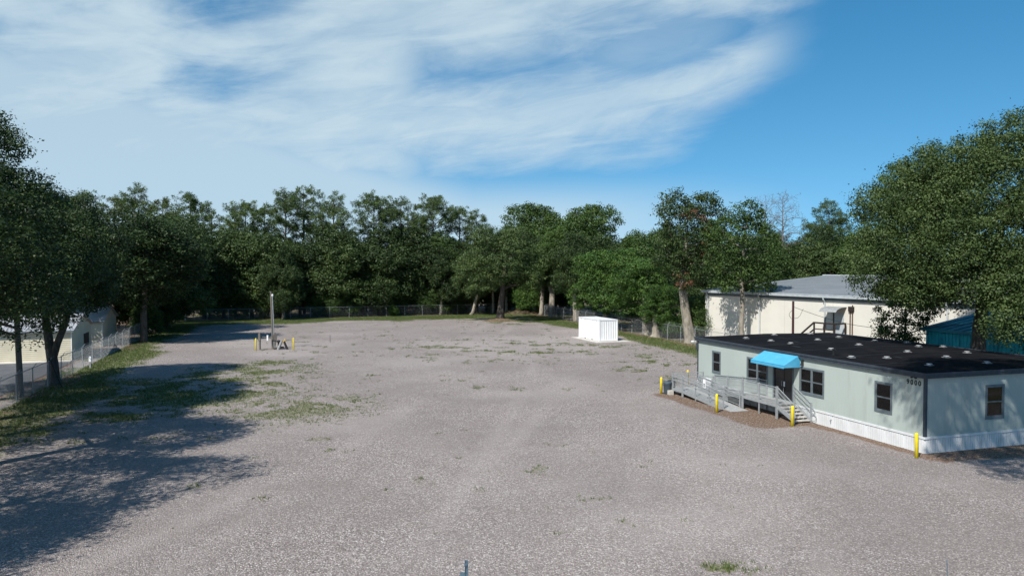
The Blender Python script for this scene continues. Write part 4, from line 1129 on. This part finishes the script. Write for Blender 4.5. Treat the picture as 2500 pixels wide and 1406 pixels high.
def pine_meshes(seed, h, crown_h, rx, leaf_m='pine_needle', tufts=1.0, dead=False):
    r = np.random.default_rng(seed); m = MB()
    bx_, by_ = r.uniform(-.5, .5, 2)
    tp = [(0, 0, 0), (bx_ * .4, by_ * .3, h * .4), (bx_, by_, h * .75), (bx_ * .8, by_ * .8, h)]
    m.tube(tp, [.26, .20, .12, .03], 8, False)
    cl = []; nb = int(26 * tufts) + 6
    for i in range(nb):
        f = (i + r.random()) / nb; z = h - crown_h + crown_h * f
        # rounded irregular crown
        reach = rx * (math.sin(math.pi * min(1, .18 + .80 * f)) ** .7) * r.uniform(.55, 1.08) + .3
        a = 2.4 * i + r.uniform(-.5, .5); rise = reach * r.uniform(.05, .75)
        o = np.array([np.interp(z, [0, h * .4, h * .75, h], [p_[0] for p_ in tp]), np.interp(z, [0, h * .4, h * .75, h], [p_[1] for p_ in tp]), z])
        e = o + np.array([math.cos(a) * reach, math.sin(a) * reach, rise]); mid_ = (o + e) / 2 + np.array([0, 0, reach * .10]) + r.normal(size=3) * reach * .05
        m.tube([o, mid_, e], [.075 * (1.25 - f), .05 * (1.25 - f), .015], 4, False)
        k_ = max(2, int(reach * 2.6))
        for j in range(k_):
            s_ = .38 + .62 * (j + r.random()) / k_
            q = o + (e - o) * s_ + np.array([0, 0, reach * .08]); dv = unit(r, 1)[0] * (.45 + reach * .24); dv[2] = dv[2] * .75 + .12
            m.tube([q, q + dv], [.022, .012], 3, False); cl.append(q + dv)
            if r.random() < .55: cl.append(q + dv * .45)
            if dead:
                for _ in range(3):
                    w_ = unit(r, 1)[0] * reach * .16; w_[2] = abs(w_[2]); m.tube([q + dv, q + dv + w_], [.014, .008], 3, False)
    tm = m.mesh('trunk', 'bark_dead' if dead else 'bark', True)
    if dead: return tm, None
    cl = np.array(cl); per = 46; n = len(cl); N_ = n * per
    sc = np.repeat(r.uniform(.75, 1.35, n), per)
    d = unit(r, N_); d[:, 2] = d[:, 2] * .9 + .15; d /= np.linalg.norm(d, axis=1, keepdims=True)
    l = r.uniform(.30, .55, N_) * sc
    c = np.repeat(cl, per, 0) + d * l[:, None] * .75
    nn = unit(r, N_); v = kites(c, d, nn, l, np.full(N_, .066))
    tone = np.clip(np.repeat(r.normal(.5, .14, n), per) + r.normal(0, .1, N_) + .0, 0, 1)
    return tm, npmesh('crown', v, np.arange(N_ * 4).reshape(-1, 4), leaf_m, np.repeat(tone, 4))


def bearing(px_, D): return ((px_ - 1250) / 1900 * D, D)


# --- the big oak behind the office
r = np.random.default_rng(11)
big_lobes = [(2.5, -.5, 12.5, 7.2, 7.0, 5.0), (-3.6, -1, 10.8, 4.0, 4.0, 3.4), (-5.8, .5, 9.2, 2.8, 3.0, 2.4), (6, -2, 12.0, 5, 5, 4.6), (-1.4, -2.5, 8.7, 3.8, 3.0, 2.4), (2.4, -3, 8.8, 3.6, 3.2, 2.6),
             (4.0, -.5, 16.4, 4.8, 4.4, 2.8), (-.6, 1, 14.8, 4.2, 4.2, 2.7), (-4.4, 2, 12.8, 2.8, 3.0, 2.3), (6.5, -4, 9.0, 3.6, 3.4, 2.8), (-1.3, -5.2, 5.7, 1.6, 1.3, 1.6), (.4, -5, 7.2, 2.2, 1.7, 1.7), (-.6, -4.0, 8.0, 2.4, 1.8, 1.6), (-2.6, 2, 7.6, 2.4, 2.2, 1.6), (.8, -3.5, 7.4, 2.2, 1.8, 1.3), (5.0, -5, 6.6, 2.2, 1.8, 1.8), (-4.6, -1.5, 7.7, 2.0, 2.0, 1.4)]
tr_pts = [(0, 0, 0), (-.08, .0, 2.5), (.05, .05, 5.2), (.5, .1, 8.0), (1.4, 0, 11.5)]
ms_ = broad_tree(11, tr_pts, [.62, .46, .42, .34, .18], big_lobes, 4800, 64, .16, 1.0, 'oak_leaf_grey', 'bark', 170, inner=.28, low=.75, sprig=.10)
plant('oak_tree', 'huge spreading live oak overhanging the office roof', 'tree', ms_, (*bearing(2393, 50.5), 0))

ms_ = broad_tree(12, [(0, 0, 0), (.1, 0, 3), (.2, .1, 6)], [.16, .12, .06], [(0, 0, 4.9, 1.9, 1.8, 2.4), (.9, -.4, 6.2, 1.4, 1.4, 1.4), (-.8, 0, 3.9, 1.3, 1.3, 1.6)], 190, 46, .18, .7, 'oak_leaf', 'bark', 18, low=.9)
plant('young_oak', 'dense young oak bush drooping behind the office roof left of the teal shed', 'tree', ms_, (*bearing(2208, 59), 0))
ms_ = broad_tree(13, [(0, 0, 0), (.1, 0, 6), (.2, .1, 13)], [.4, .3, .15], auto_lobes(np.random.default_rng(13), 5, 20.2, 6.8, 9), 900, 38, .27, 1.1, 'oak_leaf', 'bark', 60, low=.7)
plant('oak_tree', 'dark green oak rising behind the warehouse roof left of the huge oak', 'tree', ms_, (*bearing(2262, 88), 0))

# --- west trees
near_lobes = [(0, 0, 10.3, 4.0, 4.2, 3.2), (.9, -1, 12.7, 2.8, 2.8, 2.2), (2.4, .6, 11.0, 2.0, 2.2, 1.8), (2.0, 1, 8.6, 2.3, 2.4, 1.9), (-2.6, 0, 11.2, 3.0, 3.0, 2.6), (.6, -3.4, 9.6, 2.8, 2.4, 2.2), (0, 3.2, 9.0, 2.8, 2.4, 2.2), (1.8, 2.6, 7.2, 2.2, 2.0, 1.5), (-.5, .2, 14.6, 1.9, 1.9, 1.6), (.9, 0, 15.6, 1.2, 1.2, 1.1)]
ms_ = broad_tree(21, [(0, 0, 0), (.2, .1, 3), (.1, .2, 6), (0, 0, 10)], [.45, .34, .28, .14], near_lobes, 1500, 84, .135, .85, 'oak_leaf_dark', 'bark', 90, low=.7, sprig=.18)
ms0 = broad_tree(23, [(0, 0, 0), (.2, .1, 3), (.1, .2, 6), (0, 0, 10)], [.45, .34, .28, .14], near_lobes, 560, 80, .15, .9, 'oak_leaf_dark', 'bark', 60, inner=.04, low=.5, sprig=.35)
near = plant('oak_tree', 'tall dark oak at the left edge whose leafy top stands against the sky', 'tree', ms0, (-25.2, 33.0, 0), 0, (1.2, 1.2, .95))
plant('oak_tree', 'oak standing before the left edge, casting the long shade on the near gravel', 'tree', ms0, (-24.6, 16.0, 0), 2.1, (1.15, 1.15, .92))
plant('oak_tree', 'second oak before the left edge, its shade reaching the near gravel beside the first', 'tree', ms0, (-23.0, 23.6, 0), 3.6, (1.12, 1.12, .95))
plant('oak_tree', 'oak just beyond the left edge between the tall one and the fence oaks', 'tree', ms0, (-29.0, 38.6, 0), 5.6, (1.15, 1.15, .86))
plant('oak_tree', 'oak leaning over the light pole by the west fence', 'tree', ms_, (-35.2, 51.5, 0), 1.3, (1.42, 1.3, .9))
plant('oak_tree', 'oak by the west fence between the left edge and the light pole', 'tree', ms_, (-30.9, 44.8, 0), 4.9, (1.22, 1.22, 1.1))
two_lobes = [(0, 0, 9.6, 4.6, 4.6, 3.6), (2.6, -.8, 8.0, 2.6, 2.8, 2.4), (-2.6, 0, 10.6, 3.0, 3.0, 2.6), (.8, 0, 12.6, 2.8, 2.8, 2.0), (3.0, .8, 10.2, 2.4, 2.4, 2.0), (-1.0, -2.6, 8.0, 3.0, 2.4, 2.0), (-3.8, -.8, 7.6, 2.0, 2.0, 1.8), (1.2, 2.4, 7.4, 2.6, 2.4, 2.0)]
r = np.random.default_rng(22); cl = clump_points(r, two_lobes, 1250, .14, .7); tg = cl[r.choice(len(cl), 70, False)] * np.array([.92, .92, .97])
mA = limbs(r, [(0, 0, 0), (.0, 0, .5), (-.05, 0, 1.7), (-.25, 0, 2.9), (-.55, .1, 4.8), (-.8, .2, 7.2)], [.62, .46, .40, .34, .27, .16], tg[:34])
mB = limbs(r, [(-.05, 0, 1.9), (.35, -.05, 3.1), (1.0, -.1, 4.6), (1.15, -.1, 5.4), (.8, 0, 7.4), (1.2, 0, 9.2)], [.30, .27, .24, .21, .18, .10], tg[34:])
n0 = len(mA.v); mA.v += mB.v; mA.f += [tuple(i + n0 for i in f_) for f_ in mB.f]
plant('oak_tree', 'dark forked oak by the west fence in front of the cream storage wall', 'tree', (mA.mesh('trunk', 'bark', True), leaf_mesh('crown', r, cl, 64, .17, .9, 'oak_leaf_dark', .6, .5, .15)), (-35.0, 59.2, 0))

# generic broadleaf meshes for the middle and far distance
GEN = []
for i, (h0, h1, rx, lm, n_, per, leaf) in enumerate([(.6, 14, 5.8, 'oak_leaf_dark', 900, 44, .30), (.3, 13, 5.4, 'oak_leaf', 900, 44, .30), (2.0, 17, 6.4, 'oak_leaf', 1000, 44, .30),
                                                  (.0, 9, 4.4, 'oak_leaf', 620, 44, .27), (.4, 12.5, 5.6, 'oak_leaf_grey', 900, 44, .30), (.1, 6.5, 3.4, 'bright_leaf', 420, 44, .26), (3.4, 14.5, 5.8, 'oak_leaf_dark', 900, 46, .26)]):
    rr_ = np.random.default_rng(100 + i)
    GEN.append(broad_tree(100 + i, [(0, 0, 0), (.1, .1, h1 * .3), (.2, 0, h1 * .55), (.1, 0, h1 * .8)], [.32, .26, .18, .07], auto_lobes(rr_, h0, h1, rx, 13), n_, per, leaf, 1.25, lm, 'bark', 46, low=1.))


def gen(k_, label, x, y, sc=1., rz=None, group=None, sz=None, name='broadleaf_tree'):
    rr_ = random.Random(int(x * 37 + y * 91)); rz = rr_.uniform(0, 6.28) if rz is None else rz
    return plant(name, label, 'tree', GEN[k_], (x, y, 0), rz, (sc, sc, sz or sc), group)


# along the west fence, going back
gen(6, 'dark spreading oak on the west fence shading the second storage building', -43.4, 91.5, 1.36, 1.0, sz=1.0)
gen(6, 'rounded oak on the west fence next after the spreading one', -47.2, 103, 1.2, 3.0, sz=1.02)
gen(4, 'greyish oak on the west fence before the far corner', -50.0, 112, 1.15, sz=1.0)
gen(6, 'dark oak in the far west corner of the lot', -54, 122.5, 1.15)
gen(2, 'tall rounded oak rising behind the first storage building', -62.5, 103, 1.12, .6)
gen(6, 'oak crown hanging over the first storage roof', -52.5, 85, .95, 2.4)
gen(1, 'broad oak at the far left behind the storage roofs', -60, 90, 1.1, 4.0)
gen(3, 'small shrubby tree overgrowing the west fence', -46.2, 98.2, .5)
gen(1, 'leafy tree filling the gap behind the second storage building', -54.5, 104, 1.0, 1.)
gen(3, 'low tree behind the west fence past the storage buildings', -52.5, 110, .9, 3.)
gen(3, 'shrubby tree on the west fence halfway to the corner', -49.0, 108, .6, 2.)

# pines, back row: bearing of the top, distance, height
PINES = [pine_meshes(200 + i, 22, ch, rx_, lm, tf * .72) for i, (ch, rx_, lm, tf) in enumerate([(9, 3.3, 'pine_needle', 1.0), (10.5, 3.7, 'pine_needle', 1.2), (8.5, 2.6, 'pine_needle', .9), (12, 3.5, 'pine_needle_yellow', 1.1), (7.5, 3.9, 'pine_needle', 1.1)])]
pins = [(205, 140, 474, 0, 'pine just right of the tall dark oak, its top showing above the west oaks'), (282, 146, 486, 3, 'yellowish pine among the western woods'), (338, 140, 463, 1, 'tall full pine above the west fence woods'),
        (402, 150, 489, 3, 'yellow-green pine right of the tall full one in the west'), (470, 142, 479, 0, 'airy pine with open crown and bare straight trunk at the western gap'), (520, 152, 520, 2, 'low pine at the edge of the western gap'),
        (603, 141, 499, 4, 'flat-topped pine with a long bare trunk left of the utility pole'), (648, 147, 505, 2, 'slim pine beside the flat-topped one'), (692, 143, 474, 1, 'tall open pine standing above the utility pole'), (742, 146, 464, 0, 'tallest dark pine of the back row'),
        (822, 144, 482, 1, 'round-crowned pine right of the tallest one'), (862, 155, 560, 2, 'small pine low in the sky gap of the back row'), (912, 146, 481, 4, 'mushroom-shaped pine right of the sky gap'), (984, 148, 494, 1, 'broad pine right of the mushroom-shaped one'),
        (1062, 150, 486, 4, 'dark dense-topped pine over the middle of the back fence'), (1120, 153, 512, 0, 'spiky pine descending right of the dense-topped one'), (1165, 150, 520, 2, 'last slim pine before the rounded oaks'),
        (1010, 160, 540, 0, 'half hidden pine between the broad and the dense-topped ones'), (560, 158, 545, 2, 'far slim pine seen in the western gap'), (775, 158, 530, 1, 'half hidden pine behind the tallest one')]
for px_, D, top, k_, lb in pins:
    h_ = CAMH + (650 - top) / 1900 * D; s_ = h_ / 22; x, y = bearing(px_, D)
    plant('pine_tree', lb, 'tree', PINES[k_], (x, y, 0), px_ * .7, (s_ * 1.12, s_ * 1.12, s_), 'pines behind the back fence')
x, y = bearing(2018, 150); s_ = (CAMH + 148 / 1900 * 150) / 22
plant('pine_tree', 'lone layered pine against the blue sky behind the warehouse', 'tree', pine_meshes(220, 22, 11, 4.3, 'pine_needle', 1.1), (x, y, 0), 1., (s_ * 1.05, s_ * 1.05, s_))
DP = pine_meshes(230, 22, 11, 4.0, dead=True, tufts=1.2)
for px_, D, top, lb in ((1908, 140, 479, 'bare dead pine, the taller of two against the sky'), (1872, 143, 486, 'bare dead pine, the smaller one left of its taller neighbour')):
    h_ = CAMH + (650 - top) / 1900 * D; s_ = h_ / 22; x, y = bearing(px_, D)
    plant('dead_pine', lb, 'tree', DP[:1], (x, y, 0), px_, (s_ * (1 if px_ > 1900 else .7), s_ * (1 if px_ > 1900 else .7), s_), 'dead pines')

# understory wall behind the back fence
rnd = random.Random(9)
ORD = 'first second third fourth fifth sixth seventh eighth ninth tenth eleventh twelfth thirteenth fourteenth fifteenth sixteenth seventeenth eighteenth nineteenth twentieth'.split()
for i in range(20):
    px_ = 485 + i * 49 + rnd.uniform(-12, 12); x = bearing(px_, 140)[0]; y = fence_n(x) + rnd.uniform(3.5, 7.5)
    k_ = rnd.choice([0, 1, 1, 4, 0, 2 if i > 14 else 1]); s_ = rnd.uniform(.94, 1.2)
    gen(k_, 'dark leafy tree right behind the back fence, %s from the west corner' % ORD[i], x, y, s_, group='understory trees behind the back fence')
for i in range(18):
    px_ = 500 + i * 53 + rnd.uniform(-16, 16); x = bearing(px_, 140)[0]; y = fence_n(x) + rnd.uniform(2.0, 4.5)
    gen(3, 'low dark shrub growing under the trees behind the back fence, %s from the west' % ORD[i], x, y, rnd.uniform(.42, .72), group='shrubs behind the back fence', name='shrub')
for i in range(20):
    px_ = 470 + i * 50 + rnd.uniform(-14, 14); D = 160 + rnd.uniform(-3, 8); x, y = bearing(px_, D)
    gen(rnd.choice([1, 3, 4]), 'shaded tree deep in the woods behind the fence row, %s from the west' % ORD[i], x, y, rnd.uniform(1.0, 1.22), group='trees deep in the back woods')
for px_, D, s_, lb in ((778, 139, .95, 'bright green sapling halfway along the back fence'), (1010, 145, .62, 'small bright green bush behind the middle of the back fence'), (880, 142, .55, 'low bright bush behind the back fence near the pines'), (1290, 143, .85, 'bright green bush beside the open-grown oak')):
    x, y = bearing(px_, D); gen(5, lb, x, y + 2, s_, name='bright_bush')
for px_, D, k_, s_, lb in ((1330, 152, 2, 1.24, 'tall dark oak forming the left shoulder of the rounded oaks'), (1412, 140, 2, 1.17, 'broad rounded oak highest behind the container'), (1480, 132, 4, 1.15, 'greyish oak right of the broad rounded one'),
                            (1560, 128, 1, 1.12, 'green oak low on the skyline left of the reddish tree'), (1600, 150, 2, .95, 'far oak between the green one and the reddish tree'), (1240, 158, 1, 1.3, 'oak behind the open-grown one'),
                            (1690, 125, 0, 1.0, 'dark oak behind the leaning reddish tree'), (1770, 118, 0, 1.0, 'dark oak behind the pale-trunked tree'), (1860, 128, 1, 1.05, 'oak behind the warehouse corner'),
                            (1950, 142, 4, 1.12, 'greyish oak under the dead pines'), (2040, 146, 0, 1.18, 'dark oak beyond the warehouse ridge'), (2110, 140, 1, 1.2, 'green oak beyond the warehouse beside the huge oak'), (1900, 165, 0, 1.15, 'far dark oak behind the warehouse')):
    x, y = bearing(px_, D); gen(k_, lb, x, y, s_)

# the open-grown oak with its litter mound
ms_ = broad_tree(31, [(0, 0, .3), (.05, 0, 2.2), (.3, 0, 4.4), (.6, .2, 7.5), (1.0, 0, 11)], [.72, .52, .44, .32, .14], [(0.3, 0, 10.5, 5.6, 5.4, 3.8), (-4.6, 0, 9.0, 3.0, 3.2, 2.8), (5.0, 0, 9.6, 3.0, 3.2, 2.8), (-2.0, 0, 13.6, 2.8, 2.8, 1.9), (2.6, 0, 13.8, 2.6, 2.6, 1.8), (-5.4, .4, 6.8, 2.2, 2.4, 1.9), (4.6, -1.5, 6.8, 2.4, 2.4, 1.8), (0, -3.6, 8.6, 3.2, 2.4, 2.4), (-2.6, -2.4, 6.4, 2.2, 2.0, 1.5)], 900, 42, .27, 1.05, 'oak_leaf_grey', 'bark', 90, low=.7)
plant('oak_tree', 'open-grown oak on a mound of leaf litter inside the back of the lot', 'tree', ms_, (-1.9, 126.7, 0))
# bare lower trunks along the back
for px_, D, dx_, h_, rr_, lb in ((1150, 143, 2.2, 7, .32, 'pale leaning trunk at the back fence left of the open-grown oak'), (1204, 146, -.1, 8, .26, 'straight pale trunk just left of the open-grown oak'), (1235, 147, .2, 7, .26, 'pale trunk just right of the open-grown oak'),
                                (1321, 143, .4, 8, .42, 'stout pale trunk left of the forked one behind the lot'), (1407, 126, -.6, 8, .42, 'tall bare trunk left of the container'), (692, 131, -.2, 5, .28, 'short pale trunk on the back fence by the utility pole'), (1076, 144, .3, 6, .26, 'slim pale trunk at the middle of the back fence')):
    x, y = bearing(px_, D); t_ = thing('tree_trunk', lb, 'tree', (x, y, 0))
    MB().tube([(0, 0, 0), (dx_ * .15, 0, .5), (dx_ * .5, 0, h_ * .5), (dx_, 0, h_)], [rr_ * 1.4, rr_, rr_ * .85, rr_ * .7], 9).build('trunk', 'bark_pale', t_, True)
    GENc = GEN[0][1]; c_ = link('crown', GENc, t_, (dx_, 0, h_ - 4.6)); c_.scale = (.62, .62, .8); c_.rotation_euler.z = px_
x, y = bearing(1347, 139); t_ = thing('tree_trunk', 'pale forked trunk behind the lot between two stout ones', 'tree', (x, y, 0))
m = MB().tube([(0, 0, 0), (.0, 0, .6), (.1, 0, 4.2)], [.75, .52, .5], 10, False); m.tube([(.1, 0, 3.9), (-.5, 0, 6.), (-.9, 0, 9.5)], [.42, .34, .22], 8, False); m.tube([(.1, 0, 3.9), (.7, 0, 5.8), (1.3, 0, 8)], [.34, .27, .18], 8, False)
m.build('trunk', 'bark_pale', t_, True); c_ = link('crown', GEN[1][1], t_, (0, 0, 4.5)); c_.scale = (.8, .8, .8)
bp_ = thing('brush_pile', 'heap of brown cut branches at the back corner of the lot', 'brush pile', (1.6, 143.5, .0))
m = MB(); rnd = random.Random(3)
for i in range(160):
    a = rnd.uniform(0, 6.28); q = Vector((rnd.gauss(0, 1.9), rnd.gauss(0, 1.0), 0)); q.z = max(.1, 1.25 - .3 * abs(q.x) - .4 * abs(q.y)) * rnd.uniform(.4, 1.05); L = rnd.uniform(.5, 1.5)
    m.tube([q, q + Vector((math.cos(a) * L, math.sin(a) * L * .6, rnd.uniform(-.35, .35)))], [.035, .012], 4, False)
tag(m.build('sticks', 'stick', bp_), kind='stuff')

# bright rounded trees behind the container
BR = broad_tree(41, [(0, 0, 0), (.1, 0, 3), (.2, 0, 6)], [.4, .3, .16], auto_lobes(np.random.default_rng(41), 1.6, 10.6, 4.6, 22), 520, 66, .24, 1.05, 'bright_leaf', 'bark_pale', 50, low=.9)
for px_, D, s_, rz, lb in ((1478, 112, 1.06, .4, 'bright green bushy tree directly behind the container'), (1575, 104, .94, 2.5, 'bright green bushy tree right of the container with pale trunks below'), (1620, 99, .62, 4.4, 'smaller bright tree between the container and the leaning trunk')):
    x, y = bearing(px_, D); plant('bushy_tree', lb, 'tree', BR, (x, y, 0), rz, (s_, s_, s_), 'bright trees behind the container')
for px_, py_, s_, lb in ((1583, 818, .45, 'stubby pale trunk under the bright trees, the left one'), (1602, 823, .55, 'stubby flared pale trunk under the bright trees, the right one')):
    D = CAMH * 1900 / (py_ - 650); x, y = bearing(px_, D); t_ = thing('tree_trunk', lb, 'tree', (x, y, 0))
    MB().tube([(0, 0, 0), (.03, 0, .4), (-.05, 0, 1.4), (-.1, 0, 3.5)], [s_ * 1.5, s_, s_ * .75, s_ * .6], 9, False).build('trunk', 'bark_pale', t_, True)

# leaning tree with dead red patches
ll = [(-.4, 0, 12.4, 3.3, 3.2, 4.0), (-1.8, 0, 15.2, 2.0, 2.0, 2.6), (2.0, 0, 15.0, 2.2, 2.2, 2.4), (-2.3, 0, 10.0, 2.0, 2.2, 2.2), (1.2, -.5, 9.6, 2.4, 2.4, 2.6), (-.6, -.6, 8.0, 2.2, 2.0, 1.7), (2.6, 0, 12.2, 1.8, 2, 2.0)]
r = np.random.default_rng(51); cl = clump_points(r, ll, 620, .12, .6); tg = cl[r.choice(len(cl), 110, False)]
tm = limbs(r, [(.25, 0, 0), (.1, 0, .6), (-.35, 0, 3.2), (-.8, 0, 6.2), (-.6, 0, 9), (-.3, 0, 12.5)], [.95, .68, .55, .44, .34, .16], tg).mesh('trunk', 'bark_pale', True)
dl = np.array([(1.2, -2.2, 14.2), (1.5, -2.4, 13.3), (1.3, -2.4, 12.3), (1.5, -2.6, 11.3), (1.1, -2.4, 10.4), (-1.0, -2.3, 14.6), (-.4, -2.4, 14.9), (-1.2, -2.2, 8.0), (-.9, -2.2, 7.3), (2.4, -2.2, 8.6), (-1.5, -2.0, 7.0), (.4, -2.5, 14.4)])
dl = np.concatenate([dl + r.normal(size=dl.shape) * .3 for _ in range(2)])
plant('leaning_tree', 'stout leaning pale-trunked tree with rust red dead leaves right of the container', 'tree', (tm, leaf_mesh('crown', r, cl, 44, .24, .9, 'oak_leaf_dark', .7, .4, .45), leaf_mesh('dead_foliage', r, dl, 46, .22, .7, 'dead_leaf')), (20.75, 91, 0), parts=('trunk', 'crown', 'dead_foliage'))

# pale-trunked tree before the warehouse wall
ll = [(0, 0, 11.6, 2.6, 2.6, 2.9), (-1.9, 0, 10.0, 2.0, 2.0, 2.2), (2.0, 0, 10.6, 1.9, 2.0, 2.4), (.3, 0, 13.8, 1.9, 1.9, 1.8), (-1.3, -.4, 8.4, 1.9, 1.8, 1.5), (1.4, -.4, 8.2, 1.9, 1.8, 1.5), (-2.4, 0, 12.2, 1.6, 1.6, 1.6), (-1.9, -.3, 6.9, 1.7, 1.3, .9), (1.7, -.3, 6.8, 1.7, 1.3, .8)]
ms_ = broad_tree(61, [(0, 0, 0), (-.05, 0, 2.5), (.05, 0, 5), (-.05, 0, 7.5), (.2, 0, 11.5), (.5, 0, 14)], [.30, .26, .24, .22, .14, .06], ll, 460, 44, .23, .8, 'oak_leaf', 'bark_pale', 70, low=.7, sprig=.3)
plant('pale_trunk_tree', 'slender tree with pale straight trunk in front of the cream warehouse wall', 'tree', ms_, (*bearing(1812, 83.2), 0), 0, (1.04, 1.04, 1.02))

# weeds on the warehouse gutter
for i, (ly_, s_) in enumerate(((-6.2, .30), (-26.0, .34), (-24.0, .26))):
    wx, wy = wpt(.2, ly_)
    plant('gutter_weed', ('green fern clump rooted in the warehouse gutter near the pale trunk', 'larger weed bush on the warehouse eave under the oak', 'small weed tuft on the warehouse eave beside the larger bush')[i], 'plant', GEN[5], (wx, wy, WE), i * 2., (s_, s_, s_ * .62))
# shrubs along the back and east fence
for px_, D, s_, lb in ((1640, 97, .42, 'low shrub behind the east fence right of the bright trees'), (1560, 121, .5, 'shrub behind the east fence past the container'), (1330, 146, .45, 'shrub by the brush pile'), (960, 139.5, .30, 'small shrub pushing through the back fence'), (1705, 93, .6, 'green shrub between the leaning tree and the warehouse')):
    x, y = bearing(px_, D); gen(5 if s_ < .45 else 3, lb, x, y, s_, name='shrub')

# shade tree standing outside the view whose crown dapples the office end
rr_ = np.random.default_rng(71)
ms_ = broad_tree(71, [(0, 0, 0), (-.3, .1, 8), (-.9, .3, 15), (-2.2, .5, 21)], [.5, .4, .3, .15], [(-3, .8, 21.5, 5.6, 5.2, 2.4), (-5.5, 2.5, 21.8, 3.4, 3.4, 1.9), (-.5, -.5, 21.6, 4.0, 4, 2.6), (-3, 4.2, 22, 4.0, 3.4, 1.8), (1.5, 3, 22, 3.6, 3.6, 2.2), (-6.5, 0, 21.5, 2.4, 2.4, 1.6), (-5.4, -3.4, 21.5, 3.0, 2.6, 1.6), (-2.2, -3.8, 21.8, 3.0, 2.6, 1.6)], 540, 70, .24, 1.25, 'oak_leaf', 'bark', 50)
plant('shade_tree', 'tall tree just outside the view that dapples the end of the office', 'tree', ms_, (18.2, 21.2, 0))
